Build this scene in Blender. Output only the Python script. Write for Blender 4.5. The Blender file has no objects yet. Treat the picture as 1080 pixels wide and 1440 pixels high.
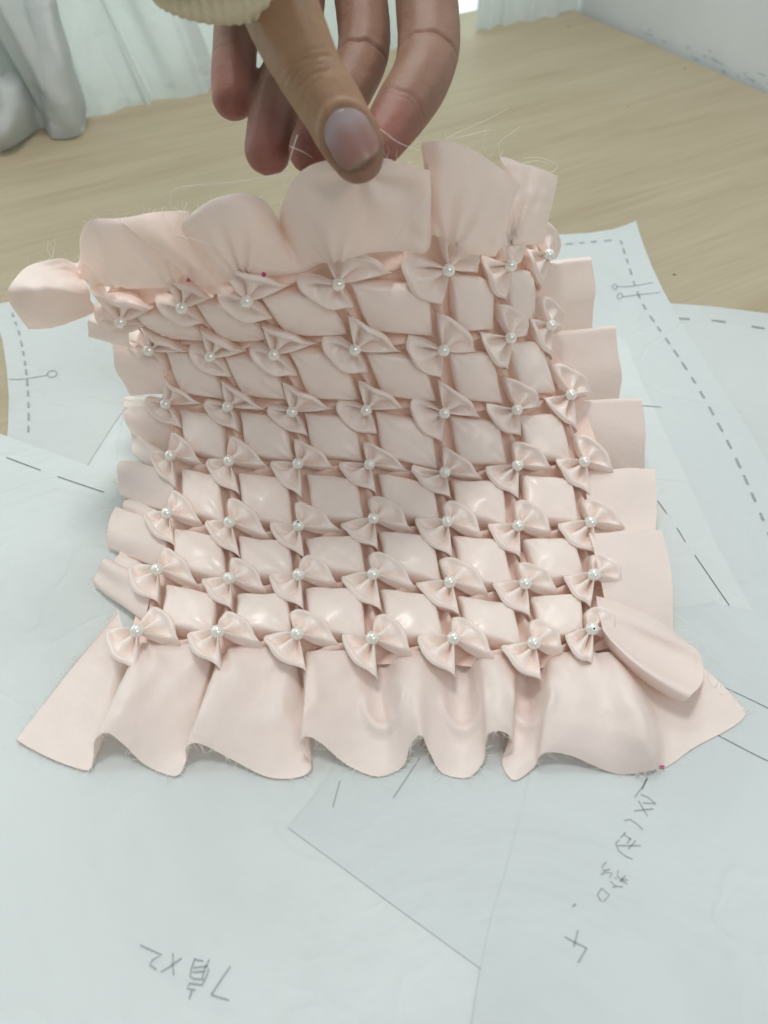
import bpy, bmesh, math, random
import numpy as np
from mathutils import Vector, noise

# ------------------------------------------------------------------ camera, light, exposure
scene = bpy.context.scene
col = scene.collection
MM = 0.001
cam_data = bpy.data.cameras.new('camera')
cam = bpy.data.objects.new('camera', cam_data)
col.objects.link(cam)
cam.location = (0, 0, 0.263)
cam.rotation_euler = (math.radians(90 - 48), 0, 0)
cam_data.sensor_fit = 'VERTICAL'
cam_data.sensor_height = 36
cam_data.lens = 36 * 1100 / 1440
cam_data.clip_start = 0.01
cam_data.clip_end = 50
cam_data.dof.use_dof = True
cam_data.dof.focus_distance = 0.318
cam_data.dof.aperture_fstop = 11
scene.camera = cam
scene.cycles.diffuse_bounces = 7

world = bpy.data.worlds.new('World')
scene.world = world
world.use_nodes = True
world.node_tree.nodes['Background'].inputs[0].default_value = (0.90, 0.98, 1.0, 1)
world.node_tree.nodes['Background'].inputs[1].default_value = 0.33

def area_light(name, loc, target, sx, sy, power, color):
    l = bpy.data.lights.new(name, 'AREA')
    l.shape = 'RECTANGLE'; l.size = sx; l.size_y = sy; l.energy = power; l.color = color
    o = bpy.data.objects.new(name, l)
    o.location = loc
    o.rotation_euler = (Vector(target) - Vector(loc)).to_track_quat('-Z', 'Y').to_euler()
    col.objects.link(o)
    return o
area_light('ceiling_light', (-0.2, 0.5, 1.6), (0, 0.25, 0), 0.4, 0.25, 9.5, (1.0, 0.985, 0.95))
area_light('front_fill_light', (0.5, -0.75, 1.25), (0, 0.25, 0.05), 0.7, 0.5, 5.0, (1.0, 0.985, 0.955))  # added fill from behind the camera, brightens the upright satin and hand
area_light('window_light', (-0.15, 1.35, 1.25), (0, 0.2, 0), 1.15, 0.75, 20.0, (0.86, 0.95, 1.0))
scene.view_settings.view_transform = 'Standard'
scene.view_settings.look = 'None'
scene.view_settings.exposure = -0.04
scene.view_settings.gamma = 1.0

# ------------------------------------------------------------------ material helpers
def new_mat(name, color, rough=0.6, spec=0.5):
    m = bpy.data.materials.new(name)
    m.use_nodes = True
    b = m.node_tree.nodes['Principled BSDF']
    b.inputs['Base Color'].default_value = (*color, 1)
    b.inputs['Roughness'].default_value = rough
    b.inputs['Specular IOR Level'].default_value = spec
    return m, m.node_tree, b

def N(nt, kind, **kw):
    n = nt.nodes.new(kind)
    for k, v in kw.items():
        if k in n.inputs: n.inputs[k].default_value = v
        else: setattr(n, k, v)
    return n

def tex_noise(nt, scale, detail=3, rough=0.5, vec=None, dist=0.0):
    n = N(nt, 'ShaderNodeTexNoise')
    n.inputs['Scale'].default_value = scale
    n.inputs['Detail'].default_value = detail
    n.inputs['Roughness'].default_value = rough
    n.inputs['Distortion'].default_value = dist
    if vec is not None: nt.links.new(vec, n.inputs['Vector'])
    return n

def ramp(nt, fac, stops):
    r = N(nt, 'ShaderNodeValToRGB')
    e = r.color_ramp.elements
    while len(e) < len(stops): e.new(0.5)
    for k, (p, c) in enumerate(stops):
        e[k].position = p; e[k].color = (*c, 1)
    nt.links.new(fac, r.inputs['Fac'])
    return r

def obj_coords(nt, scale=(1, 1, 1), rot=(0, 0, 0)):
    t = N(nt, 'ShaderNodeTexCoord')
    m0 = N(nt, 'ShaderNodeMapping'); m0.inputs['Rotation'].default_value = rot
    m = N(nt, 'ShaderNodeMapping')
    m.inputs['Scale'].default_value = scale
    nt.links.new(t.outputs['Object'], m0.inputs['Vector'])
    nt.links.new(m0.outputs['Vector'], m.inputs['Vector'])
    return m.outputs['Vector']

def bump(nt, b, height, strength, dist, normal=None):
    n = N(nt, 'ShaderNodeBump')
    n.inputs['Strength'].default_value = strength
    n.inputs['Distance'].default_value = dist
    nt.links.new(height, n.inputs['Height'])
    if normal is not None: nt.links.new(normal, n.inputs['Normal'])
    nt.links.new(n.outputs['Normal'], b.inputs['Normal'])
    return n.outputs['Normal']

# satin: pale blush, weave grain, soft gloss, light passes through a little
def make_satin(name, base, rough, trans=0.2, clear=0.0):
    m, nt, b = new_mat(name, base, rough, 0.6 if rough < .4 else 0.42)
    v = obj_coords(nt)
    n1 = tex_noise(nt, 45, 4, 0.6, v)
    c = ramp(nt, n1.outputs['Fac'], [(0.3, tuple(x * 0.955 for x in base)), (0.7, base)])
    nt.links.new(c.outputs['Color'], b.inputs['Base Color'])
    b.inputs['Sheen Weight'].default_value = 0.25
    b.inputs['Sheen Roughness'].default_value = 0.4
    b.inputs['Sheen Tint'].default_value = (1, 0.9, 0.86, 1)
    b.inputs['Coat Weight'].default_value = 0.20 if rough < .4 else 0.0
    b.inputs['Coat Roughness'].default_value = 0.17
    n2 = tex_noise(nt, 160, 3, 0.6, v)
    n3 = tex_noise(nt, 2600, 2, 0.5, v)
    n4 = tex_noise(nt, 55, 4, 0.55, v, 1.2)
    nm = bump(nt, b, n4.outputs['Fac'], 0.16, 0.003)
    nm = bump(nt, b, n2.outputs['Fac'], 0.34, 0.0009, nm)
    bump(nt, b, n3.outputs['Fac'], 0.22, 0.00012, nm)
    tr = N(nt, 'ShaderNodeBsdfTranslucent')
    tr.inputs['Color'].default_value = (0.95, 0.66, 0.50, 1)
    mx = N(nt, 'ShaderNodeMixShader')
    mx.inputs['Fac'].default_value = trans
    out = nt.nodes['Material Output']
    nt.links.new(b.outputs['BSDF'], mx.inputs[1])
    nt.links.new(tr.outputs['BSDF'], mx.inputs[2])
    if clear:
        tp = N(nt, 'ShaderNodeBsdfTransparent')
        m3 = N(nt, 'ShaderNodeMixShader'); m3.inputs['Fac'].default_value = clear
        nt.links.new(mx.outputs[0], m3.inputs[1]); nt.links.new(tp.outputs[0], m3.inputs[2])
        nt.links.new(m3.outputs[0], out.inputs['Surface'])
    else:
        nt.links.new(mx.outputs[0], out.inputs['Surface'])
    return m
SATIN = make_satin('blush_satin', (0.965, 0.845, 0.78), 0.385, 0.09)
PLEAT = make_satin('satin_recess_glow', (0.96, 0.755, 0.675), 0.5, 0.10)  # same satin, with the peach glow of light bouncing in the folds painted in
SHEER = make_satin('sheer_cut_satin', (0.93, 0.83, 0.775), 0.46, 0.25, 0.35)
MATTE = make_satin('blush_satin_cut_edge', (0.92, 0.805, 0.755), 0.44, 0.15)

PEARL, nt, b = new_mat('pearl', (0.88, 0.86, 0.80), 0.12, 0.7)
b.inputs['Coat Weight'].default_value = 1.0
b.inputs['Coat Roughness'].default_value = 0.04
b.inputs['Coat IOR'].default_value = 1.8
b.inputs['Subsurface Weight'].default_value = 0.25
b.inputs['Subsurface Radius'].default_value = (0.002, 0.002, 0.002)
b.inputs['Sheen Weight'].default_value = 0.3
b.inputs['Metallic'].default_value = 0.2

HOLE, _, _ = new_mat('pearl_hole', (0.25, 0.22, 0.18), 0.8)
THREAD, _, b = new_mat('thread', (0.92, 0.88, 0.82), 0.5)
MARK, _, _ = new_mat('pen_mark', (0.42, 0.07, 0.15), 0.7)
GREYMARK, _, _ = new_mat('pencil_mark', (0.26, 0.25, 0.25), 0.7)

def make_paper(name, c):
    m, nt, b = new_mat(name, c, 0.75, 0.25)
    v = obj_coords(nt)
    n1 = tex_noise(nt, 9, 5, 0.62, v, 0.6)
    n2 = tex_noise(nt, 60, 3, 0.6, v)
    r = ramp(nt, n1.outputs['Fac'], [(0.30, tuple(x * 0.90 for x in c)), (0.5, tuple(x * 0.97 for x in c)), (0.7, c)])
    nt.links.new(r.outputs['Color'], b.inputs['Base Color'])
    n5 = tex_noise(nt, 11, 2, 0.5, v, 1.5)
    sb = N(nt, 'ShaderNodeMath', operation='SUBTRACT'); sb.inputs[1].default_value = 0.5
    ab = N(nt, 'ShaderNodeMath', operation='ABSOLUTE'); mn = N(nt, 'ShaderNodeMath', operation='MINIMUM'); mn.inputs[1].default_value = 0.035
    nt.links.new(n5.outputs['Fac'], sb.inputs[0]); nt.links.new(sb.outputs[0], ab.inputs[0]); nt.links.new(ab.outputs[0], mn.inputs[0])
    nm = bump(nt, b, n1.outputs['Fac'], 0.35, 0.008)
    nm = bump(nt, b, mn.outputs[0], 0.5, 0.012, nm)
    bump(nt, b, n2.outputs['Fac'], 0.12, 0.0008, nm)
    return m
PAPER = make_paper('pattern_paper', (0.655, 0.69, 0.685))
PAPER_B = make_paper('pattern_paper_cool', (0.61, 0.65, 0.648))
PAPER_C = make_paper('pattern_paper_grey', (0.60, 0.625, 0.615))
PENCIL, _, _ = new_mat('pencil', (0.33, 0.36, 0.37), 0.8)
PENCIL_DARK, _, _ = new_mat('pencil_dark', (0.17, 0.19, 0.20), 0.8)

# ------------------------------------------------------------------ mesh helpers
def link(name, me, mat, parent=None, smooth=True):
    o = bpy.data.objects.new(name, me)
    col.objects.link(o)
    if mat is not None and len(me.materials) == 0: me.materials.append(mat)
    if smooth and len(me.polygons): me.polygons.foreach_set('use_smooth', [True] * len(me.polygons))
    if parent is not None: o.parent = parent
    return o

def mesh(name, V, F, mat, parent=None, smooth=True):
    """V in millimetres"""
    me = bpy.data.meshes.new(name)
    V = np.asarray(V, float) * MM
    me.from_pydata(V.tolist(), [], F)
    me.update()
    return link(name, me, mat, parent, smooth)

def grid_faces(nu, nv, off=0, flip=False):
    F = []
    for i in range(nu - 1):
        for j in range(nv - 1):
            q = (off + i * nv + j, off + (i + 1) * nv + j, off + (i + 1) * nv + j + 1, off + i * nv + j + 1)
            F.append(q[::-1] if flip else q)
    return F

def tag(o, label=None, cat=None, group=None, kind=None):
    if label: o['label'] = label
    if cat: o['category'] = cat
    if group: o['group'] = group
    if kind: o['kind'] = kind
    return o

def empty(name, loc):
    o = bpy.data.objects.new(name, None)
    o.location = tuple(v * MM for v in loc)
    o.empty_display_size = 0.01
    col.objects.link(o)
    return o

def keep(o, parent):
    """parent o keeping its world position"""
    o.parent = parent
    o.location = tuple(-v for v in parent.location)
    return o

def catmull(P, n):
    """dense Catmull-Rom through points P (k,3) -> n points per span"""
    P = np.asarray(P, float)
    Q = np.vstack([2 * P[0] - P[1], P, 2 * P[-1] - P[-2]])
    out = []
    for i in range(1, len(Q) - 2):
        t = np.linspace(0, 1, n, endpoint=False)[:, None]
        a, b_, c, d = Q[i - 1], Q[i], Q[i + 1], Q[i + 2]
        out.append(0.5 * ((2 * b_) + (-a + c) * t + (2 * a - 5 * b_ + 4 * c - d) * t * t + (-a + 3 * b_ - 3 * c + d) * t ** 3))
    out.append(P[-1][None])
    return np.vstack(out)

def tube(pts, r, nseg=5, taper=True):
    """a thin tube along pts (mm) -> V, F"""
    pts = np.asarray(pts, float)
    V = []; F = []
    n = len(pts)
    for i, p in enumerate(pts):
        d = pts[min(i + 1, n - 1)] - pts[max(i - 1, 0)]
        d /= (np.linalg.norm(d) + 1e-9)
        a = np.cross(d, (0.31, 0.2, 0.93)); a /= (np.linalg.norm(a) + 1e-9)
        c = np.cross(d, a)
        rr = r * (1 - 0.7 * i / (n - 1)) if taper else r
        for k in range(nseg):
            t = 2 * math.pi * k / nseg
            V.append(p + rr * (a * math.cos(t) + c * math.sin(t)))
    for i in range(n - 1):
        for k in range(nseg):
            F.append((i * nseg + k, i * nseg + (k + 1) % nseg, (i + 1) * nseg + (k + 1) % nseg, (i + 1) * nseg + k))
    return V, F

def merge(parts):
    V = []; F = []
    for v, f in parts:
        o = len(V)
        V += [tuple(x) for x in v]
        F += [tuple(k + o for k in q) for q in f]
    return V, F

def nz(x, y, z=0.0):
    return noise.noise(Vector((x, y, z)))

# ------------------------------------------------------------------ the table, wall and curtain
CORNER = [(207.3,960.9,0.0),(-228.9,672.8,0.0),(336.0,730.8,0.0)]
cn = np.array(CORNER[0]); back = np.array(CORNER[1]) - cn; side = np.array(CORNER[2]) - cn
back /= np.linalg.norm(back); side /= np.linalg.norm(side)

WOOD, nt, b = new_mat('pale_oak', (0.5, 0.43, 0.3), 0.5, 0.35)
ang = math.atan2(back[1], back[0])
v = obj_coords(nt, (1.1, 11, 1), (0, 0, -ang + math.radians(3)))
w1 = tex_noise(nt, 3.0, 6, 0.62, v, 0.5)
v2 = obj_coords(nt, (3, 60, 1), (0, 0, -ang + math.radians(3)))
w2 = tex_noise(nt, 5, 4, 0.6, v2, 0.2)
r1 = ramp(nt, w1.outputs['Fac'], [(0.28, (0.37, 0.30, 0.195)), (0.46, (0.425, 0.355, 0.245)), (0.62, (0.455, 0.385, 0.27)), (0.8, (0.49, 0.42, 0.305))])
r2 = ramp(nt, w2.outputs['Fac'], [(0.35, (0.86, 0.84, 0.80)), (0.6, (1, 1, 1))])
mx = N(nt, 'ShaderNodeMix', data_type='RGBA', blend_type='MULTIPLY')
mx.inputs[0].default_value = 0.6
nt.links.new(r1.outputs['Color'], mx.inputs[6]); nt.links.new(r2.outputs['Color'], mx.inputs[7])
nt.links.new(mx.outputs[2], b.inputs['Base Color'])
bump(nt, b, w2.outputs['Fac'], 0.1, 0.0005)

bo = np.array([back[1], -back[0], 0]); bo = bo if bo[1] > 0 else -bo
T0 = cn + back * 1800 + bo * 60; T1 = cn + bo * 60; T2 = cn + side * 1500; T3 = T2 + back * 1800
TV = [tuple(p) for p in (T0, T1, T2, T3)] + [(p[0], p[1], -25) for p in (T0, T1, T2, T3)]
table = mesh('table', TV, [(3, 2, 1, 0), (0, 1, 5, 4), (1, 2, 6, 5), (2, 3, 7, 6), (3, 0, 4, 7), (4, 5, 6, 7)], WOOD, smooth=False)
tag(table, 'pale oak wood tabletop under the paper patterns and satin panel', 'table')
spots = []
SPOTS = [((180.6,435.6,0.15),1.1),((189.6,906.9,0.15),1.6),((277.6,786.7,0.15),1.3),((207.4,699.0,0.15),1.0)]
for (p, r) in SPOTS:
    k = 10
    spots.append(([p] + [(p[0] + r * math.cos(6.283 * i / k) * random.uniform(.7, 1.2), p[1] + r * math.sin(6.283 * i / k) * random.uniform(.7, 1.2), 0.12) for i in range(k)],
                  [(0, 1 + i, 1 + (i + 1) % k) for i in range(k)]))
SPOTM, _, _ = new_mat('table_speck', (0.12, 0.10, 0.08), 0.8)
for sv, sf in spots: mesh('speck', sv, sf, SPOTM, table, smooth=False)

# wall along the right edge
WALLM, nt, b = new_mat('painted_wall', (0.74, 0.77, 0.79), 0.8, 0.2)
v = obj_coords(nt)
n1 = tex_noise(nt, 5, 5, 0.6, v, 0.3)
r = ramp(nt, n1.outputs['Fac'], [(0.3, (0.66, 0.69, 0.71)), (0.6, (0.74, 0.77, 0.79))])
nt.links.new(r.outputs['Color'], b.inputs['Base Color'])
sd = np.array([side[0], side[1], 0]); bn = np.array([-side[1], side[0], 0.0])
if bn @ np.array([1, 1, 0]) < 0: bn = -bn
w0 = cn - sd * 300 + bn * 3; w1_ = cn + sd * 1600 + bn * 3
WV = []
nwx, nwz = 60, 30
for i in range(nwx):
    for j in range(nwz):
        p = w0 + (w1_ - w0) * i / (nwx - 1)
        z = -60 + 1100 * j / (nwz - 1)
        WV.append((p[0] + bn[0] * 2 * nz(i * .5, j * .5), p[1] + bn[1] * 2 * nz(i * .5, j * .5), z))
wall = mesh('wall', WV, grid_faces(nwx, nwz), WALLM)
wall['kind'] = 'structure'
SCUFF, _, _ = new_mat('wall_scuff', (0.40, 0.46, 0.48), 0.9)
rs = random.Random(4)
sc = []
for k in range(46):
    t = rs.uniform(90, 420); z = abs(rs.gauss(0, 5)) + 1; L = rs.uniform(2, 11); h = rs.uniform(.3, 1.3)
    p = cn + sd * t + bn * (-.6)
    q = p + sd * L
    sc.append(([(p[0], p[1], z), (q[0], q[1], z + rs.uniform(-1, 1)), (q[0], q[1], z + h), (p[0], p[1], z + h * .6)], [(0, 1, 2, 3)]))
for (t, z, L, h) in ((150, 52, 7, 2.5), (262, 48, 18, 1.2), (268, 43, 12, 1.0)):
    p = cn + sd * t + bn * (-.6); q = p + sd * L
    sc.append(([(p[0], p[1], z), (q[0], q[1], z - 4), (q[0], q[1], z - 4 + h), (p[0], p[1], z + h)], [(0, 1, 2, 3)]))
V, F = merge(sc)
mesh('scuff_mark', V, F, SCUFF, wall, smooth=False)

# curtain hanging behind the far edge: folded sheet with real depth
CURT, nt, b = new_mat('white_curtain', (0.70, 0.72, 0.71), 0.85, 0.2)
v = obj_coords(nt)
n1 = tex_noise(nt, 18, 5, 0.6, v, 0.8)
bump(nt, b, n1.outputs['Fac'], 0.5, 0.012)
n2 = tex_noise(nt, 1500, 2, 0.6, v)
tr = N(nt, 'ShaderNodeBsdfTranslucent'); tr.inputs['Color'].default_value = (0.72, 0.78, 0.76, 1)
mxs = N(nt, 'ShaderNodeMixShader'); mxs.inputs['Fac'].default_value = 0.3
nt.links.new(b.outputs['BSDF'], mxs.inputs[1]); nt.links.new(tr.outputs[0], mxs.inputs[2])
nt.links.new(mxs.outputs[0], nt.nodes['Material Output'].inputs['Surface'])

def drape(name, foot, height, amp, seed, mat, lean=(0, 0), n_per=10, nz_=40, parent=None):
    """a cloth sheet whose foot follows `foot` points (mm), rising to `height`"""
    C = catmull(foot, n_per)
    V = []
    for i, p in enumerate(C):
        for j in range(nz_):
            t = j / (nz_ - 1)
            z = p[2] + height * t
            wob = amp * t * math.sin(i * .55 + seed) + amp * .4 * nz(i * .13, t * 2.2, seed)
            V.append((p[0] + lean[0] * t + wob * .2, p[1] + lean[1] * t + wob, z))
    return mesh(name, V, grid_faces(len(C), nz_), mat, parent)

# window: bright daylight strip seen between the curtains
CUR_A = [(-318.2,580.4,0.5),(-303.6,599.6,0.5),(-286.8,632.8,0.5),(-276.6,659.9,0.6),(-265.3,646.3,0.5),(-248.8,638.2,0.5),(-240.7,646.3,0.5),(-246.3,677.3,0.5),(-231.2,683.1,0.5),(-217.9,698.1,0.5),(-202.9,704.2,0.5),(-198.7,704.2,0.5),(-198.1,713.5,0.5),(-177.9,716.7,0.5),(-156.0,726.2,0.5),(-153.8,735.9,0.5),(-145.6,749.2,0.5)]
CUR_B = [(-168.8,735.9,0.5),(-152.2,750.9,0.5),(-127.9,759.4,0.5),(-91.6,783.9,0.5),(-46.7,805.9,0.5),(0.0,836.6,0.5),(49.1,860.8,0.5),(71.2,879.6,0.5),(82.2,883.9,0.5),(94.7,888.2,0.5),(104.3,899.1,0.5),(116.3,903.5,0.5),(126.7,919.2,0.5),(147.6,921.4,0.5),(163.9,933.0,0.5),(181.3,940.0,0.5),(207.7,964.0,0.5),(232.7,983.8,0.5)]
CUR_C = [(91.7,886.0,0.5),(98.5,899.1,0.5),(108.4,896.9,0.5),(117.2,912.4,0.5),(125.5,907.9,0.5),(140.5,923.7,0.5),(153.5,921.4,0.5),(165.7,935.3,0.5),(179.1,935.3,0.5),(189.1,951.9,0.5),(207.3,961.5,0.5)]
CUR_D = [(-168.8,735.9,0.5),(-152.2,750.9,0.5),(-127.9,759.4,0.5),(-91.6,783.9,0.5),(-46.7,805.9,0.5),(0.0,836.6,0.5),(41.9,856.7,0.5),(71.0,875.4,0.5)]
curtA = drape('curtain', CUR_A, 520, 14, 1.0, CURT, lean=(-150, 30))
tag(curtA, 'white curtain bunched in leaning folds at the left end of the table', 'curtain')
BUNCH = [[(-339.1,624.0,2.0),(-306.4,608.4,1.0),(-290.5,613.1,0.6),(-283.3,632.6,0.6),(-275.5,652.4,0.8),(-260.6,632.1,0.8),(-242.5,640.1,0.8),(-246.5,676.0,1.0)],[(-334.7,624.0,12.7),(-301.2,607.0,13.3),(-284.1,608.0,17.1),(-279.0,634.0,16.2),(-274.0,654.0,13.9),(-256.5,632.0,13.8),(-242.3,640.0,12.8),(-244.8,676.0,11.0)],[(-330.3,632.0,30.5),(-293.7,612.0,37.8),(-287.2,628.0,34.0),(-281.6,650.0,34.2),(-276.8,664.0,31.4),(-256.7,636.0,34.1),(-240.2,640.0,34.7),(-243.3,676.0,30.4)],[(-327.2,650.0,54.2),(-301.1,640.0,57.4),(-298.7,664.0,49.7),(-289.9,672.0,49.1),(-282.1,678.0,48.2),(-261.1,650.0,56.1),(-243.0,646.0,59.3),(-245.3,676.0,53.9)],[(-325.2,690.0,108.0),(-306.7,684.0,109.4),(-300.1,700.0,105.8),(-290.0,704.0,104.9),(-283.3,706.0,104.4),(-268.5,690.0,108.0),(-255.8,684.0,109.4),(-255.4,700.0,105.8)]]
rows = [catmull(r, 8) for r in BUNCH]
rows = np.array(rows)                       # (k, n, 3)
BV = np.array([catmull(rows[:, i], 8) for i in range(rows.shape[1])])
for i in range(BV.shape[0]):
    for j in range(BV.shape[1]):
        p = BV[i, j]; f = min(j / 6, 1)
        p[1] += f * (3 * nz(p[0] * .035, p[2] * .012, 3) + 2.5 * nz(p[0] * .11 + p[2] * .03, p[2] * .03, 8)); p[0] += f * 3 * nz(p[2] * .04, p[0] * .04, 5)
bunch = mesh('curtain', BV.reshape(-1, 3), grid_faces(BV.shape[0], BV.shape[1]), CURT)
tag(bunch, 'loose white curtain hem crumpled on the table at the far left corner', 'curtain')
bunch.modifiers.new('thick', 'SOLIDIFY').thickness = 0.0008
curtB = drape('curtain', CUR_D, 420, 10, 2.0, CURT, lean=(-30, 60))
tag(curtB, 'white curtain panel hanging behind the hand along the far table edge', 'curtain')
curtC = drape('curtain', CUR_C, 420, 5, 3.0, CURT, lean=(8, 40), n_per=6)
tag(curtC, 'narrow white curtain panel hanging in the corner beside the wall', 'curtain')

WIN, nt, b = new_mat('bright_window', (0.8, 0.85, 0.85), 0.3)
b.inputs['Emission Color'].default_value = (0.80, 0.98, 0.95, 1)
b.inputs['Emission Strength'].default_value = 0.95
bd = np.array([back[0], back[1], 0.0]); outn = np.array([bd[1], -bd[0], 0.0])
if outn[1] < 0: outn = -outn
a0 = cn + bd * 40 + outn * 110; a1 = cn + bd * 1500 + outn * 110
WVv = []
for p in (a0, a1):
    for dz in (-200, 900):
        for th in (0, 4):
            WVv.append((p[0] + outn[0] * th, p[1] + outn[1] * th, dz))
window = empty('window', (a0 + a1) / 2)
pane = mesh('pane', WVv, [(0, 2, 6, 4), (1, 5, 7, 3), (0, 4, 5, 1), (2, 3, 7, 6), (0, 1, 3, 2), (4, 6, 7, 5)], WIN, None, smooth=False)
keep(pane, window)
tag(window, 'bright daylit window glowing in the gap between the white curtains', 'window')

for o_ in (curtA, bunch, curtB, curtC): o_['group'] = 'white curtains behind the table'

# ------------------------------------------------------------------ paper patterns
def paper(name, outline, z, mat, label, thick=0.12, curl=0.5, sub=5, group=None):
    """outline points (x, y) mm, laid on the table at height z as a thin sheet with a slightly wavy lie"""
    bm = bmesh.new()
    vs = [bm.verts.new((p[0] * MM, p[1] * MM, 0)) for p in outline]
    f = bm.faces.new(vs)
    if f.normal.z < 0: f.normal_flip()
    bmesh.ops.triangulate(bm, faces=[f])
    # refine long edges for a soft lie
    for _ in range(sub):
        es = [e for e in bm.edges if e.calc_length() > 0.022]
        if not es: break
        bmesh.ops.subdivide_edges(bm, edges=es, cuts=1)
        bmesh.ops.triangulate(bm, faces=bm.faces[:])
    for v_ in bm.verts:
        x, y = v_.co.x / MM, v_.co.y / MM
        edge = 1.0 if v_.is_boundary else 0.25
        v_.co.z = (z + curl * 0.5 * edge * (0.5 + 0.5 * nz(x * .017, y * .017, z * 3.1))) * MM
    me = bpy.data.meshes.new(name); bm.to_mesh(me); bm.free()
    o = link(name, me, mat, smooth=False)
    s = o.modifiers.new('thick', 'SOLIDIFY'); s.thickness = thick * MM; s.offset = 1
    tag(o, label, 'paper', group or 'paper patterns spread over the table')
    return o

def stroke(path, w):
    """flat pencil ribbon along path [(x,y,z)..] (mm)"""
    P = np.asarray(path, float)
    V = []; F = []
    for i, p in enumerate(P):
        d = P[min(i + 1, len(P) - 1)] - P[max(i - 1, 0)]
        d[2] = 0; d /= (np.linalg.norm(d) + 1e-9)
        nrm = np.array([-d[1], d[0], 0]) * w / 2
        ww = 0.75 + 0.25 * random.random()
        V += [p + nrm * ww, p - nrm * ww]
    F = [(2 * i, 2 * i + 1, 2 * i + 3, 2 * i + 2) for i in range(len(P) - 1)]
    return V, F

def pencil(name, paths, w, mat, parent, smooth=True, thickz=0.0):
    out = []
    for p in paths:
        p = [(q[0], q[1], q[2]) for q in p]
        if smooth and len(p) > 2: p = catmull(p, 5)
        elif len(p) == 2: p = [tuple(np.array(p[0]) * (1 - t) + np.array(p[1]) * t) for t in (0, .33, .66, 1)]
        out.append(stroke(p, w))
    V, F = merge(out)
    return mesh(name, V, F, mat, parent, smooth=False)

def dashes(curve, on, off, z):
    C = catmull(curve, 12); L = [0]
    for a, b_ in zip(C[:-1], C[1:]): L.append(L[-1] + np.linalg.norm(b_ - a))
    L = np.array(L); out = []; s = 0
    rr = random.Random(int(curve[0][0] * 10))
    while s < L[-1] - on:
        e = s + on * rr.uniform(.7, 1.15)
        seg = [[np.interp(t, L, C[:, k]) for k in range(3)] for t in np.linspace(s, e, 4)]
        for q in seg: q[2] = z
        out.append(seg); s = e + off * rr.uniform(.8, 1.2)
    return out

PA = [(-203.4,294.4,0.0),(-190.6,288.1,0.0),(-166.1,276.9,0.0),(-145.7,267.5,0.0),(-123.9,258.4,0.0),(-77.3,237.7,0.0),(-18.7,220.0,0.0),(30.4,208.1,0.0),(93.1,185.9,0.0),(123.7,150.0,0.0),(142.3,111.3,0.0),(125.8,21.3,0.0),(-122.0,21.3,0.0),(-228.3,294.4,0.0)]
PB = [(-252.6,399.9,0.0),(-228.3,402.9,0.0),(-222.3,405.2,0.0),(-183.1,424.5,0.0),(-102.3,409.0,0.0),(-48.5,372.9,0.0),(-77.7,316.5,0.0),(-132.0,310.8,0.0),(-135.8,295.5,0.0),(-140.9,269.9,0.0),(-143.0,254.7,0.0),(-164.9,250.1,0.0),(-183.2,273.9,0.0),(-188.4,294.4,0.0),(-195.1,316.5,0.0),(-203.9,340.3,0.0),(-214.6,366.1,0.0),(-223.5,383.3,0.0),(-233.7,394.1,0.0)]
PC = [(-181.7,386.9,0.0),(-48.5,372.9,0.0),(64.1,366.1,0.0),(49.8,220.0,0.0),(-74.8,220.0,0.0),(-143.9,245.6,0.0),(-172.1,273.9,0.0),(-188.8,316.5,0.0)]
PD = [(46.0,464.8,0.0),(113.2,483.0,0.0),(137.2,485.8,0.0),(153.3,490.5,0.0),(163.0,496.2,0.0),(171.0,502.0,0.0),(169.7,484.8,0.0),(168.9,466.6,0.0),(168.4,442.4,0.0),(168.9,419.8,0.0),(170.1,399.9,0.0),(171.9,377.7,0.0),(174.6,353.0,0.0),(177.3,328.2,0.0),(180.8,302.5,0.0),(182.9,277.4,0.0),(186.6,236.8,0.0),(184.2,204.3,0.0),(149.3,162.4,0.0),(91.7,179.0,0.0),(30.7,212.0,0.0),(22.2,316.5,0.0)]
PE = [(42.7,410.5,0.0),(111.5,412.8,0.0),(165.2,404.4,0.0),(193.9,400.7,0.0),(225.2,393.3,0.0),(256.1,386.9,0.0),(248.6,245.6,0.0),(175.5,87.6,0.0),(127.0,87.6,0.0),(151.0,204.3,0.0),(92.8,294.4,0.0)]
PF = [(-16.4,156.1,0.0),(-17.4,116.4,0.0),(-24.2,105.1,0.0),(-31.8,95.4,0.0),(-16.0,84.7,0.0),(4.4,70.6,0.0),(21.4,59.1,0.0),(37.3,48.4,0.0),(52.2,38.0,0.0),(69.3,24.4,0.0),(144.9,21.3,0.0),(199.1,168.9,0.0),(133.8,185.9,0.0),(28.0,168.9,0.0)]
PG = [(58.4,150.0,0.0),(53.4,121.7,0.0),(44.5,96.8,0.0),(37.5,78.9,0.0),(32.9,68.1,0.0),(28.7,55.0,0.0),(24.0,37.3,0.0),(21.9,21.3,0.0),(144.9,21.3,0.0),(190.9,150.0,0.0),(110.2,150.0,0.0)]
PH = [(128.6,372.9,0.0),(134.8,367.5,0.0),(136.1,358.2,0.0),(136.6,328.2,0.0),(139.1,294.4,0.0),(142.0,257.0,0.0),(144.6,216.0,0.0),(147.6,193.1,0.0),(152.6,164.0,0.0),(164.0,116.4,0.0),(144.0,66.5,0.0),(41.9,138.2,0.0),(32.7,245.6,0.0),(59.2,316.5,0.0)]
p_e = paper('pattern_paper', PE, 0.1, PAPER_C, 'grey white paper pattern at the right edge with one dashed line along its far side')
p_c = paper('pattern_paper', PC, 0.3, PAPER, 'plain white paper mostly hidden behind the upright part of the satin panel', curl=.2)
p_b = paper('pattern_paper', PB, 0.5, PAPER_C, 'paper pattern at the left with curved edge, dashed seam line and one round ended notch')
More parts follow.
